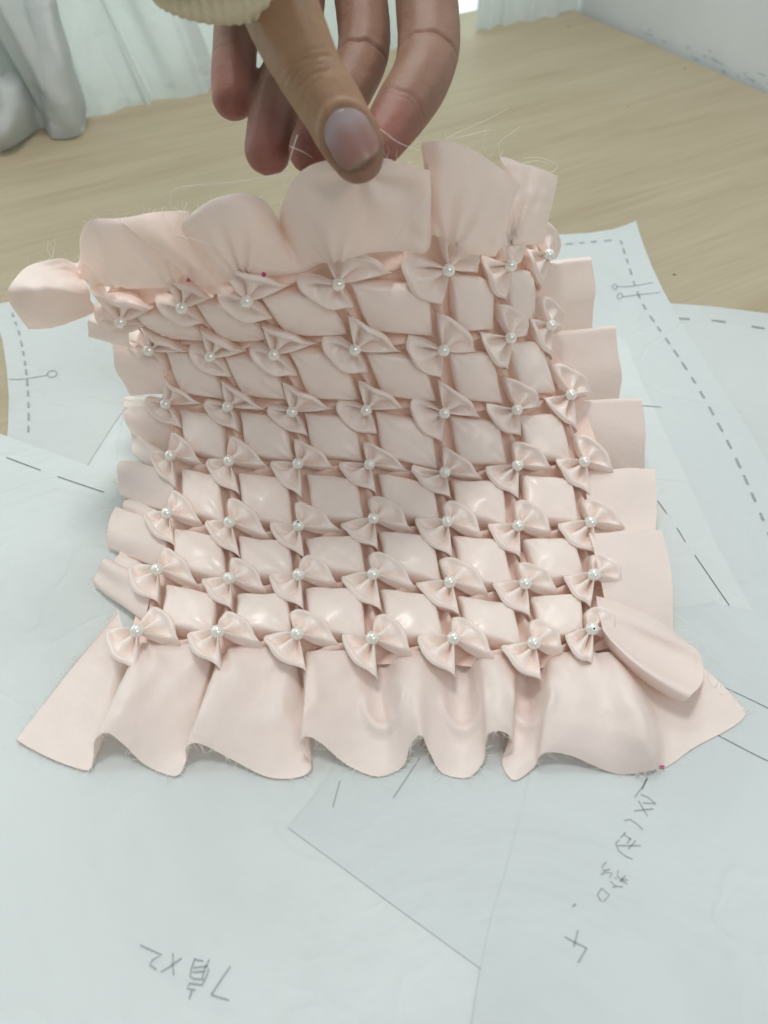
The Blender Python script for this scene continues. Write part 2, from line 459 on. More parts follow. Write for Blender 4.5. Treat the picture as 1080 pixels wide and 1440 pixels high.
p_d = paper('pattern_paper', PD, 0.7, PAPER_B, 'paper pattern at the right with pointed corner and two round ended notches')
p_h = paper('pattern_paper', PH, 0.95, PAPER, 'white paper sheet lying under the right ruffle with long ruled pencil lines', curl=.2)
p_a = paper('pattern_paper', PA, 1.2, PAPER, 'large white paper under the ruffle with upside down pencil note at lower left', curl=.25)
p_f = paper('pattern_paper', PF, 1.45, PAPER_B, 'cool white paper with long slanting edge across the bottom of the picture', curl=.25)
p_g = paper('pattern_paper', PG, 1.7, PAPER_B, 'cool white paper at lower right with rotated pencil writing and a figure 4', curl=.2)
DB = [[(-217.6,392.8,0.86),(-206.8,371.7,0.86),(-195.6,345.5,0.86),(-186.6,321.2,0.86),(-179.4,298.8,0.86),(-174.2,280.5,0.86)]]
NB = [[(-199.9,331.3,0.86),(-193.1,331.3,0.86),(-186.1,333.1,0.86),(-180.5,334.9,0.86)],[(-180.5,334.9,0.86),(-180.3,338.0,0.86),(-177.7,338.6,0.86),(-175.5,336.2,0.86),(-176.0,333.7,0.86),(-178.5,333.1,0.86),(-180.5,334.9,0.86)]]
pencil('dashed_line', [d for c in DB for d in dashes(c, 5.5, 5, 0.86)], 1.2, PENCIL, p_b)
pencil('notch_mark', NB, .55, PENCIL, p_b)
DD1 = [(118.2,471.0,1.06),(134.9,473.7,1.06),(155.2,477.3,1.06)]
DD2 = [(155.2,475.5,1.06),(154.1,445.7,1.06),(152.9,411.1,1.06),(155.1,388.9,1.06),(161.0,354.8,1.06),(165.6,321.0,1.06),(168.3,288.0,1.06),(169.4,260.7,1.06),(169.4,229.5,1.06),(168.4,203.5,1.06)]
ND = [[(141.9,420.4,1.06),(151.6,421.2,1.06),(164.7,425.2,1.06)],[(143.2,409.6,1.06),(153.9,411.9,1.06),(166.4,414.2,1.06)],[(141.9,420.4,1.06),(141.3,423.6,1.06),(138.9,420.4,1.06),(140.0,417.3,1.06),(141.9,420.4,1.06)],[(143.2,409.6,1.06),(142.7,413.4,1.06),(140.1,411.1,1.06),(140.2,407.3,1.06),(143.2,409.6,1.06)]]
pencil('dashed_line', dashes(DD1, 5, 5, 1.06) + dashes(DD2, 6.5, 6, 1.06), 1.3, PENCIL, p_d)
pencil('notch_mark', ND, .6, PENCIL, p_d)
DE = [(168.7,388.3,0.46),(193.6,385.5,0.46),(212.4,379.8,0.46),(231.1,375.0,0.46)]
pencil('dashed_line', dashes(DE, 9, 15, 0.46), 1.8, PENCIL, p_e)
LH = [[(124.9,242.7,1.24),(127.2,234.8,1.24)],[(129.6,226.4,1.24),(131.3,218.2,1.24)],[(133.4,211.0,1.24),(142.4,177.4,1.24)],[(143.5,172.7,1.24),(148.4,156.9,1.24)],[(120.0,310.5,1.24),(142.1,308.3,1.24)]]
for ln in LH: pencil('ruled_line', [ln], .42, PENCIL_DARK, p_h)
LG = [[(127.0,147.0,2.02),(134.2,142.6,2.02),(141.7,137.7,2.02)],[(119.4,127.7,2.02),(127.8,122.0,2.02),(136.1,116.8,2.02)],[(90.4,111.7,2.02),(87.8,108.0,2.02)]]
for ln in LG: pencil('ruled_line', [ln], .35, PENCIL_DARK, p_g)
LA = [[(-181.3,270.8,1.52),(-162.3,262.1,1.52)],[(-153.1,257.9,1.52),(-129.0,247.8,1.52)]]
for ln in LA: pencil('ruled_line', [ln], .55, PENCIL_DARK, p_a)
LF = [[(-15.1,111.1,1.78),(-17.2,102.0,1.78)],[(12.5,119.3,1.78),(3.1,105.1,1.78)]]
for ln in LF: pencil('ruled_line', [ln], .35, PENCIL, p_f)

# handwriting, upside down: 7 / a character / x2
W1 = [[(-73.2,60.5,1.52),(-69.7,59.2,1.52),(-66.3,58.0,1.52),(-68.8,56.5,1.52),(-69.2,55.2,1.52),(-67.1,54.1,1.52)],[(-63.0,58.4,1.52),(-62.5,55.4,1.52),(-61.7,52.5,1.52)],[(-60.2,57.1,1.52),(-63.0,55.0,1.52),(-65.7,53.4,1.52)],[(-45.4,54.9,1.52),(-47.8,51.2,1.52),(-50.0,47.6,1.52)],[(-50.0,47.6,1.52),(-44.7,46.3,1.52)]]
W1B = [[(-56.2,57.1,1.52),(-56.8,54.3,1.52),(-56.9,52.3,1.52),(-55.8,51.7,1.52),(-52.6,51.5,1.52)],[(-56.2,56.7,1.52),(-53.6,56.3,1.52)],[(-51.9,56.7,1.52),(-52.8,54.3,1.52),(-53.3,51.7,1.52)],[(-56.2,54.5,1.52),(-52.1,55.0,1.52)],[(-56.3,53.4,1.52),(-52.9,53.6,1.52)],[(-51.6,54.3,1.52),(-52.1,52.1,1.52),(-53.0,50.1,1.52)],[(-53.0,50.1,1.52),(-56.8,50.5,1.52),(-57.2,49.2,1.52),(-54.7,48.8,1.52)],[(-55.7,48.8,1.52),(-56.2,46.5,1.52)]]
pencil('handwriting', W1 + W1B, .42, PENCIL, p_a, smooth=False)
# rotated writing down the right sheet
W2 = [[(90.7,112.2,2.02),(88.0,108.7,2.02),(84.8,105.3,2.02)],[(87.0,106.3,2.02),(89.2,105.3,2.02),(91.3,103.1,2.02)],[(91.3,103.1,2.02),(87.1,103.4,2.02)],[(85.8,104.1,2.02),(86.8,101.2,2.02),(87.7,98.8,2.02)],[(83.6,100.7,2.02),(90.2,101.4,2.02)],[(79.6,97.4,2.02),(81.6,97.9,2.02),(83.8,96.2,2.02),(85.1,94.4,2.02)],[(79.3,93.7,2.02),(77.3,91.9,2.02)],[(78.5,93.0,2.02),(80.5,91.4,2.02)],[(80.6,91.9,2.02),(79.0,90.1,2.02)],[(76.7,91.2,2.02),(75.3,90.1,2.02),(75.8,87.8,2.02),(77.7,86.1,2.02),(79.8,85.2,2.02)],[(75.7,89.4,2.02),(83.3,89.4,2.02)],[(82.0,91.0,2.02),(79.1,88.3,2.02)]]
W3 = [[(71.2,84.3,2.02),(69.6,83.0,2.02),(69.6,81.7,2.02),(72.0,82.1,2.02)],[(68.7,80.4,2.02),(70.4,81.3,2.02),(72.4,80.8,2.02),(71.2,79.6,2.02)],[(74.4,81.7,2.02),(73.8,80.0,2.02),(75.9,78.3,2.02)],[(76.5,80.2,2.02),(74.3,78.3,2.02)],[(76.9,78.7,2.02),(75.0,79.4,2.02)],[(76.5,77.7,2.02),(74.5,78.9,2.02)],[(73.0,79.6,2.02),(73.4,79.1,2.02)],[(71.3,78.5,2.02),(72.8,77.0,2.02),(74.9,76.8,2.02)],[(72.8,77.0,2.02),(71.6,76.6,2.02)],[(68.2,76.4,2.02),(70.3,74.5,2.02),(68.1,72.5,2.02)],[(68.2,76.4,2.02),(66.5,74.5,2.02),(67.4,72.5,2.02)]]
W4 = [[(58.8,64.5,2.02),(57.8,62.1,2.02),(56.8,60.0,2.02)],[(54.5,62.7,2.02),(57.2,61.2,2.02),(60.6,59.6,2.02)],[(60.6,59.6,2.02),(59.0,57.7,2.02),(57.4,55.7,2.02)],[(58.2,71.0,2.02),(59.4,71.9,2.02)]]
pencil('handwriting', W2 + W3, .38, PENCIL, p_g, smooth=False)
pencil('handwriting', W4, .5, PENCIL, p_g, smooth=False)

# ------------------------------------------------------------------ the smocked satin panel
NODES = [[(-107.6,271.7,77.3),(-79.6,266.2,87.6),(-52.2,258.8,95.4),(-17.1,260.4,101.7),(24.6,267.3,103.5),(50.7,283.0,96.3),(70.5,305.6,88.1)],[(-103.3,283.1,54.8),(-73.7,271.4,60.1),(-45.3,263.0,67.4),(-11.8,260.2,71.9),(24.2,260.9,71.1),(52.9,272.7,68.9),(73.6,291.5,62.2)],[(-99.4,274.8,31.3),(-69.3,266.7,36.5),(-39.7,258.6,40.6),(-7.6,255.6,44.0),(25.8,254.4,43.4),(57.3,258.3,42.1),(82.9,270.6,40.2)],[(-94.8,251.3,21.6),(-67.5,244.5,24.8),(-37.2,241.7,25.8),(-6.2,241.7,25.4),(26.4,239.0,23.3),(57.6,240.6,26.0),(87.3,244.1,24.7)],[(-91.4,220.4,17.7),(-64.3,214.9,18.1),(-35.5,213.4,17.6),(-4.4,216.3,18.8),(26.3,214.6,18.9),(55.7,212.9,18.2),(86.2,215.1,17.9)],[(-90.1,190.9,16.8),(-60.9,187.1,16.2),(-33.6,188.0,17.3),(-4.2,188.4,17.3),(26.0,185.2,16.4),(55.4,184.3,16.6),(83.0,188.6,16.5)],[(-91.8,161.8,17.3),(-61.7,161.2,17.7),(-32.1,160.5,17.5),(-4.2,158.8,17.2),(25.7,158.3,17.9),(55.0,156.3,17.7),(77.7,162.9,17.0)]]
PN = np.array(NODES)            # pearl centres, row 0 = top
def surf_ctrl():
    """node surface 9 mm behind the pearls, padded by one extrapolated ring"""
    A = PN
    nrm = np.zeros_like(A)
    for j in range(7):
        for i in range(7):
            da = A[j, min(i + 1, 6)] - A[j, max(i - 1, 0)]
            du = A[max(j - 1, 0), i] - A[min(j + 1, 6), i]
            n_ = np.cross(da, du); nrm[j, i] = n_ / np.linalg.norm(n_)
    B = A - nrm * 8.0
    B = np.concatenate([(2 * B[:, :1] - B[:, 1:2]), B, (2 * B[:, -1:] - B[:, -2:-1])], axis=1)
    B = np.concatenate([(2 * B[:1] - B[1:2]), B, (2 * B[-1:] - B[-2:-1])], axis=0)
    return B
SC = surf_ctrl()                # (9, 9, 3): index = node + 1
def cr(t):
    return np.stack([-.5 * t + t * t - .5 * t ** 3, 1 - 2.5 * t * t + 1.5 * t ** 3, .5 * t + 2 * t * t - 1.5 * t ** 3, -.5 * t * t + .5 * t ** 3], -1)
PADD = np.concatenate([2 * SC[:, :1] - SC[:, 1:2], SC, 2 * SC[:, -1:] - SC[:, -2:-1]], axis=1)
PADD = np.concatenate([2 * PADD[:1] - PADD[1:2], PADD, 2 * PADD[-1:] - PADD[-2:-1]], axis=0)   # (11,11): node + 2
def S(a, b_):
    a = np.asarray(a, float); b_ = np.asarray(b_, float)
    ia = np.clip(np.floor(a).astype(int), -1, 6); ib = np.clip(np.floor(b_).astype(int), -1, 6)
    wa = cr(a - ia); wb = cr(b_ - ib)
    out = 0
    for p in range(4):
        for q in range(4):
            out = out + (wb[..., p] * wa[..., q])[..., None] * PADD[ib + 1 + p, ia + 1 + q]
    return out
def SN(a, b_):
    e = .03
    da = S(a + e, b_) - S(a - e, b_); du = S(a, np.asarray(b_) - e) - S(a, np.asarray(b_) + e)
    n_ = np.cross(da, du)
    return n_ / np.linalg.norm(n_, axis=-1, keepdims=True)
def place(a, b_, h):
    return S(a, b_) + SN(a, b_) * np.asarray(h)[..., None]

panel = empty('smocked_satin_panel', (0, 190, 4))
tag(panel, 'blush pink smocked satin panel with pearl bows, its top edge lifted by the hand', 'fabric panel')
def part(name, V, F, mat, parent=None, smooth=True):
    o = mesh(name, V, F, mat, None, smooth)
    return keep(o, panel) if parent is None else keep_in(o, parent)
def keep_in(o, parent):
    o.parent = parent
    return o

rs = np.random.RandomState(11)

def wavefield(seed, n=4):
    r = np.random.RandomState(seed)
    K = [(r.uniform(-2.6, 2.6), r.uniform(-2.6, 2.6), r.uniform(0, 6.28), r.uniform(.4, 1)) for _ in range(n)]
    return lambda x, y: sum(w * np.sin(kx * x + ky * y + ph) for kx, ky, ph, w in K) / n

# --- recessed pleats behind everything
na = 7 * 26 + 1
aa = np.linspace(-.25, 6.45, na); bb = np.linspace(-.42, 6.15, na)
A_, B_ = np.meshgrid(aa, bb, indexing='ij')
fa = np.abs(A_ - np.round(A_) + .05 * np.sin(2 * math.pi * B_)); fb = np.abs(B_ - np.round(B_) - .05 * np.sin(2 * math.pi * A_))
ridge = np.exp(-(fa / .06) ** 2) * np.clip((fb - .12) * 4, 0, 1) + np.exp(-(fb / .06) ** 2) * np.clip((fa - .12) * 4, 0, 1)
hh = -3.4 + 5.4 * np.clip(ridge, 0, 1) + .5 * np.sin(A_ * 9 + 1) * np.sin(B_ * 8)
PB_ = place(A_, B_, hh); PB_[..., 2] = np.maximum(PB_[..., 2], 2.5 + .2 * np.sin(A_ * 7))
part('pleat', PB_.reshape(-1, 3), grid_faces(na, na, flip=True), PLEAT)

# --- puffed squares
def square(i, j, seed):
    r = np.random.RandomState(seed)
    n = 33
    t = np.sin(np.linspace(-1, 1, n) * math.pi / 2 * .999)
    X, Y = np.meshgrid(t, t, indexing='ij')            # X right, Y up
    hw = .435 + r.uniform(-.01, .015); hh_ = .435 + r.uniform(-.01, .01)
    ex = .065 + r.uniform(-.02, .02); ey = .06 + r.uniform(-.02, .02)
    Xp = X * (hw - ex * (1 - Y ** 2)) ; Yp = Y * (hh_ - ey * (1 - X ** 2))
    # top-left and bottom-right corners are drawn into the knots, the other two stay a little short
    dg = (X - Y) / 2                                      # +1 at bottom right, -1 at top left
    w = np.abs(dg) ** 3
    Xp += .022 * np.sign(dg) * w; Yp -= .022 * np.sign(dg) * w
    an = (X + Y) / 2; w2 = np.abs(an) ** 4
    Xp -= .02 * np.sign(an) * w2; Yp -= .02 * np.sign(an) * w2
    prof = (1 - np.abs(X) ** 20) ** .5 * (1 - np.abs(Y) ** 20) ** .5
    bl = np.exp(-((Y + .75) / .45) ** 2); tr = np.exp(-((Y - .75) / .45) ** 2)
    Xp += .068 * np.clip(-X, 0, 1) ** 2 * bl - .06 * np.clip(X, 0, 1) ** 2 * tr
    lb = np.exp(-((X + .75) / .45) ** 2); rt2 = np.exp(-((X - .75) / .45) ** 2)
    Yp += .06 * np.clip(-Y, 0, 1) ** 2 * lb - .06 * np.clip(Y, 0, 1) ** 2 * rt2
    shr = 1 - .13 * (1 - prof) ** 2; Xp *= shr; Yp *= shr
    wf = wavefield(seed + 7); wf2 = wavefield(seed + 99)
    H = -3.0 + 7.6 * prof + .9 * wf(X * 1.3, Y * 1.3) * (1 - .5 * np.maximum(abs(X), abs(Y)) ** 4) + .38 * wf2(X * 3.2, Y * 3.2)
    H += 1.9 * (1 - X ** 2) * (1 - Y ** 2) - .5
    # pulled down towards the knots, with faint drag folds
    for cx, cy, k in ((-1, 1, 1.7), (1, -1, 1.9), (1, 1, .8), (-1, -1, .8)):
        d = np.hypot(X - cx, Y - cy); an_ = np.arctan2(Y - cy, X - cx)
        H -= k * np.exp(-(d / .42) ** 2)
        H += .42 * np.cos(an_ * 9 + r.uniform(0, 6)) * np.exp(-(d / .75) ** 2) * np.clip(d * 2.5, 0, 1)
    # soft dent in the upper edge
    H -= r.uniform(.2, 1.3) * np.exp(-((X - r.uniform(-.3, .3)) / .3) ** 2 - ((Y - 1) / .35) ** 2)
    # the lip of each square leans: upper edge proud
    H += .35 * Y
    rot = r.uniform(-.035, .035)
    Xr = Xp * math.cos(rot) - Yp * math.sin(rot); Yr = Xp * math.sin(rot) + Yp * math.cos(rot)
    P = place(i + .5 + Xr + r.uniform(-.01, .01), j + .5 - Yr + r.uniform(-.01, .01), H)
    return part('fabric_square', P.reshape(-1, 3), grid_faces(n, n), SATIN)
for j in range(6):
    for i in range(6):
        square(i, j, 100 + j * 10 + i)

# --- bows
def lobe(i, j, ang0, ang1, R0, R1, Rm, seed, hmid=9.0, htip=3.6, flare=0.0):
    """one gathered wing: fan from the knot, angles ang0..ang1 (deg, ccw from right), radii in cells"""
    r = np.random.RandomState(seed)
    ns, nr, nroll = 41, 17, 9
    s = np.linspace(-.10, 1.10, ns)
    sc_ = np.clip(s, 0, 1)
    side_out = (np.abs(s - sc_) / .10)                   # 0 inside, 1 at the far side skirt
    sgn = np.sign(s - .5)
    th = np.radians(ang0 + (ang1 - ang0) * sc_)
    ph1, ph2 = r.uniform(-.25, .25), r.uniform(-.3, .3)
    warp = sc_ + .05 * np.sin(2 * math.pi * sc_ + ph1 * 4)
    bell = np.sin(math.pi * sc_) ** .6
    Rt = R0 * (1 - sc_) + R1 * sc_
    R = Rt * (1 - bell) + Rm * bell + .012 * np.sin(4 * math.pi * warp + ph2)
    out = []
    rr = np.concatenate([np.linspace(0.0, 1, nr) ** .9, 1 + np.linspace(0, 1, nroll + 1)[1:]])
    am = r.uniform(3.2, 4.3)
    ridge = 2 * np.abs(np.cos(2 * math.pi * warp + ph1 * .5)) ** .9 - 1             # ridges at both edges and in the middle
    fine = np.cos(10 * math.pi * warp + ph2 * 3)
    rim_h = htip + (hmid - htip) * np.sin(math.pi * sc_) ** .8
    rim_h = rim_h + .5 * np.sin(3 * math.pi * sc_ + ph1 * 5)
    for q in rr:
        if q <= 1:
            g = am * np.sin(math.pi * min(q / .95, 1) ** .7) ** .8 if q > 0 else 0
            h0 = 6.6 + (rim_h - 6.6) * q ** 1.4 - 3.0 * np.sin(math.pi * q) * (1 - .35 * np.abs(ridge)) * bell ** .4
            h = h0 + g * .62 * ridge + .35 * fine * math.exp(-((q - .22) / .16) ** 2)
            lip = 1.1 * math.exp(-((q - .95) / .065) ** 2)
            h = h + lip * bell
            rad = R * q
            drop = side_out * (h + 1.5) * (q ** .5) * 1.0
            h = h - drop
            lat = side_out * .035 * min(q * 3, 1) * (1 - .6 * side_out)
        else:
            t = q - 1                                    # the rim rolls over and tucks behind
            rho = (.55 + .35 * bell)
            phi = t * math.pi * .93
            h_r = rim_h + am * .0 - rho * (1 - math.cos(phi)) * 1.0 - max(0, t - .5) / .5 * (rim_h + 1.8 - 2 * rho)
            o_ = rho / 31. * math.sin(phi) - max(0, t - .5) / .5 * .13
            rad = R + o_
            h = h_r - side_out * (h_r + 1.5)
            lat = side_out * .035 * .4
        x = rad * np.cos(th); y = rad * np.sin(th)
        tx, ty = -np.sin(th) * sgn * np.sign(ang1 - ang0), np.cos(th) * sgn * np.sign(ang1 - ang0)
        x = x + tx * lat; y = y + ty * lat
        out.append(place(i + x, j - y, h * np.ones(ns)))
    P = np.stack(out, 1)                                  # (ns, nrows, 3)
    return P.reshape(-1, 3), grid_faces(ns, len(rr), flip=(ang1 > ang0))

def pearl_mesh(r=2.55, hole=.5):
    V = []; F = []
    n, m_ = 28, 24
    prof = []
    t0 = math.asin(hole / r)
    for k in range(m_ + 1):
        t = t0 + (math.pi - 2 * t0) * k / m_
        prof.append((r * math.sin(t), r * math.cos(t)))
    z0 = prof[0][1]
    prof = [(hole * .6, z0 - .7), (hole * .9, z0 - .12)] + prof + [(hole * .9, -z0 + .12), (hole * .6, -z0 + .7)]
    for (x, z) in prof:
        for k in range(n):
            a = 2 * math.pi * k / n
            V.append((x * math.cos(a), x * math.sin(a), z))
    for q in range(len(prof) - 1):
        for k in range(n):
            F.append((q * n + k, (q + 1) * n + k, (q + 1) * n + (k + 1) % n, q * n + (k + 1) % n))
    F.append(tuple(range(n))[::1]); F.append(tuple((len(prof) - 1) * n + k for k in range(n))[::-1])
    return V, F
pv, pf = pearl_mesh()
pm = bpy.data.meshes.new('pearl')
pm.from_pydata([tuple(c * MM for c in v_) for v_ in pv], [], pf); pm.update()
pm.materials.append(PEARL); pm.materials.append(HOLE)
pm.polygons.foreach_set('use_smooth', [True] * len(pm.polygons))
nq = 28
for idx, p in enumerate(pm.polygons):
    if idx < nq * 1 or idx >= len(pm.polygons) - 2 - nq * 1: p.material_index = 1

for j in range(7):
    for i in range(7):
        sd_ = 1000 + j * 17 + i * 3
        r = np.random.RandomState(sd_)
        tilt = r.uniform(-7, 7)
        c0 = (i + r.uniform(-.01, .01), j + r.uniform(-.01, .01))
        top = (97 + tilt + r.uniform(-5, 5), .445 + r.uniform(-.035, .035))
        right = (-5 + tilt + r.uniform(-5, 5), .50 + r.uniform(-.035, .035))
        left = (165 + tilt + r.uniform(-6, 6), .41 + r.uniform(-.035, .035))
        bot = (278 + tilt + r.uniform(-5, 5), .46 + r.uniform(-.035, .035))
        if j == 0: top = (top[0] + 4, top[1] + (.12 if i in (0, 1, 2, 3) else .05))
        ur = lobe(c0[0], c0[1], top[0], right[0], top[1], right[1], .375 + r.uniform(-.025, .025), sd_ + 1, hmid=8.0)
        ll = lobe(c0[0], c0[1], left[0], bot[0], left[1], bot[1], .375 + r.uniform(-.025, .025), sd_ + 2, hmid=6.6 if j > 2 else 7.6)
        V, F = merge([ur, ll])
        part('bow', V, F, SATIN)
        # pearl
        o = bpy.data.objects.new('pearl', pm); col.objects.link(o)
        n_ = SN(float(i), float(j))
        P = PN[j, i]
        o.location = tuple(float(v_) * MM for v_ in (P - np.array(panel.location) / MM))
        ax = Vector((r.normal(), r.normal(), r.normal() * .4)).normalized()
        vw = Vector((0, .67, -.74)); ax = (ax - vw * ax.dot(vw) * .9).normalized()
        if (i, j) == (6, 6): ax = Vector((.05, -.55, .83)).normalized()
        o.rotation_euler = ax.to_track_quat('Z', 'Y').to_euler()
        o.parent = panel
#FABRIC_REST
# --- ruffles: ribbons lofted through anchor, middle and hem curves
def ribbon(name, cols, nper=7, nv=26, mat=None, bulge=None, seed=1, fine=.35, thick=.22):
    """cols: [(anchor, mid, hem), ...] in order along the edge"""
    A = catmull([c[0] for c in cols], nper); M_ = catmull([c[1] for c in cols], nper); Hm = catmull([c[2] for c in cols], nper)
    t = np.linspace(0, 1, nv)
    P = np.zeros((len(A), nv, 3))
    for k, q in enumerate(t):       # quadratic through the three
        P[:, k] = A * (2 * (q - .5) * (q - 1)) + M_ * (4 * q * (1 - q)) + Hm * (2 * q * (q - .5))
    for i in range(P.shape[0]):
        for k in range(nv):
            d = fine * nz(i * .16, k * .16, seed) * math.sin(math.pi * t[k])
            P[i, k, 1] -= d * .6; P[i, k, 2] += d * .8
    if bulge is not None: P = bulge(P, t)
    P[..., 2] = np.maximum(P[..., 2], 2.15)
    o = part(name, P.reshape(-1, 3), grid_faces(P.shape[0], nv), mat or MATTE)
    return o, P

BOT = [((-104.0,176.2,10.0),(-118.4,150.7,5.0),(-130.8,125.6,2.3)),((-101.1,169.6,9.0),(-108.8,143.3,4.0),(-116.2,118.8,2.3)),((-98.3,164.4,7.0),(-100.9,136.6,3.0),(-103.0,114.6,2.3)),((-96.4,162.5,4.0),(-98.0,135.2,3.0),(-100.6,117.8,5.0)),((-92.7,162.2,8.0),(-95.2,139.7,13.0),(-99.3,121.2,11.0)),((-85.6,161.5,10.0),(-89.3,139.1,15.0),(-95.1,123.3,13.0)),((-79.4,161.5,10.0),(-82.3,136.6,11.0),(-89.7,120.8,9.0)),((-71.1,160.3,10.0),(-73.9,134.5,7.0),(-82.5,116.1,3.0)),((-65.6,159.0,8.0),(-68.1,134.7,4.0),(-71.9,112.6,2.3)),((-64.5,159.0,3.0),(-66.4,136.0,3.0),(-68.6,116.7,4.0)),((-60.1,160.6,7.0),(-63.3,138.3,13.0),(-67.7,119.6,10.0)),((-55.0,159.9,10.0),(-58.0,137.7,14.0),(-63.0,120.6,10.0)),((-45.5,159.3,10.0),(-48.0,133.5,9.0),(-53.6,117.8,5.0)),((-37.4,158.7,10.0),(-36.1,132.3,6.0),(-39.6,112.1,2.3)),((-33.9,158.1,7.0),(-29.7,133.3,4.0),(-28.4,112.4,2.3)),((-33.2,158.0,3.0),(-27.8,136.1,4.0),(-25.0,115.9,4.0)),((-30.8,158.7,6.0),(-28.2,136.9,13.0),(-28.8,119.6,9.0)),((-26.7,157.8,10.0),(-26.9,137.2,15.0),(-27.3,122.3,12.0)),((-20.0,157.8,10.0),(-20.7,136.0,12.0),(-22.0,121.2,10.0)),((-10.7,157.8,10.0),(-10.2,132.3,6.0),(-13.3,116.2,4.0)),((-6.8,157.8,5.0),(0.0,130.5,4.0),(-2.4,112.4,2.3)),((-1.4,157.4,3.0),(3.0,131.7,7.0),(6.4,115.6,3.0)),((5.4,158.1,8.0),(7.0,135.5,13.0),(9.1,121.1,8.0)),((12.0,157.8,10.0),(12.0,137.2,15.0),(12.7,122.8,12.0)),((17.6,157.8,10.0),(17.5,137.1,10.0),(15.5,119.5,7.0)),((23.8,158.7,5.0),(25.6,133.3,4.0),(20.1,113.6,2.3)),((29.9,157.4,3.0),(31.2,133.3,4.0),(28.8,112.1,2.3)),((33.6,157.5,7.0),(34.1,136.2,9.0),(34.5,117.2,4.0)),((37.3,156.8,10.0),(36.3,137.7,14.0),(35.5,123.0,11.0)),((43.1,156.8,10.0),(41.2,136.6,16.0),(40.1,123.9,13.0)),((48.8,157.5,8.0),(45.8,134.6,12.0),(44.5,121.9,9.0)),((51.6,157.4,3.0),(46.6,133.3,4.0),(41.0,117.7,3.0)),((57.3,155.9,3.0),(50.9,130.5,4.0),(44.4,111.1,2.3)),((60.4,155.6,6.0),(55.1,132.6,8.0),(51.6,115.1,3.0)),((63.5,156.8,9.0),(58.6,134.9,14.0),(54.4,118.0,8.0)),((72.6,157.8,10.0),(67.3,134.4,15.0),(63.6,117.9,7.0)),((80.3,157.8,9.0),(77.6,131.4,13.0),(79.9,113.4,2.3)),((84.5,157.5,9.0),(86.4,129.3,17.0),(91.3,113.6,4.0)),((86.4,159.3,7.0),(91.3,131.4,14.0),(95.0,115.3,2.6)),((88.7,162.5,4.0),(97.6,137.8,5.0),(98.7,116.2,2.3)),((90.6,165.3,3.0),(104.0,140.9,3.0),(109.1,122.7,2.3)),((92.9,168.6,3.0),(116.4,154.3,3.0),(131.4,135.6,2.3)),((93.9,173.6,3.0),(115.2,162.1,3.0),(122.6,148.7,2.3))]
DIM = [(1.3,138.2,8.0),(29.5,138.2,8.0),(54.5,139.0,8.0),(-28.7,138.2,8.0)]
def dimples(P, t):
    for k, c in enumerate(DIM):
        dx = P[..., 0] - c[0] + 1.5; dy = P[..., 1] - c[1]
        d = np.hypot(dx * 1.15, dy * .8)
        low = 1 / (1 + np.exp((dy - 2) / 1.5))
        amp = (2.6, 2.4, 2.2, .8)[k]
        P[..., 2] += amp * np.exp(-((d - 7.5) / 2.0) ** 2) * low - amp * .7 * np.exp(-(d / 4.5) ** 2)
    # tension creases running down from the gathers
    for k in range(7):
        kn = PN[6, k]
        dx = P[..., 0] - kn[0]; dy = np.maximum(kn[1] - P[..., 1] + 4, 1)
        a = np.arctan2(dx, dy); rr = np.hypot(dx, dy)
        P[..., 2] += .9 * np.cos(a * 11 + k) * np.exp(-(a / .7) ** 2) * np.exp(-((rr - 12) / 14) ** 2)
    return P
rb, RB = ribbon('hem_ruffle', BOT, seed=5, bulge=dimples, nv=40, nper=9, fine=.5)
rb['label'] = 'wavy ruffle along the lower edge resting on the paper'

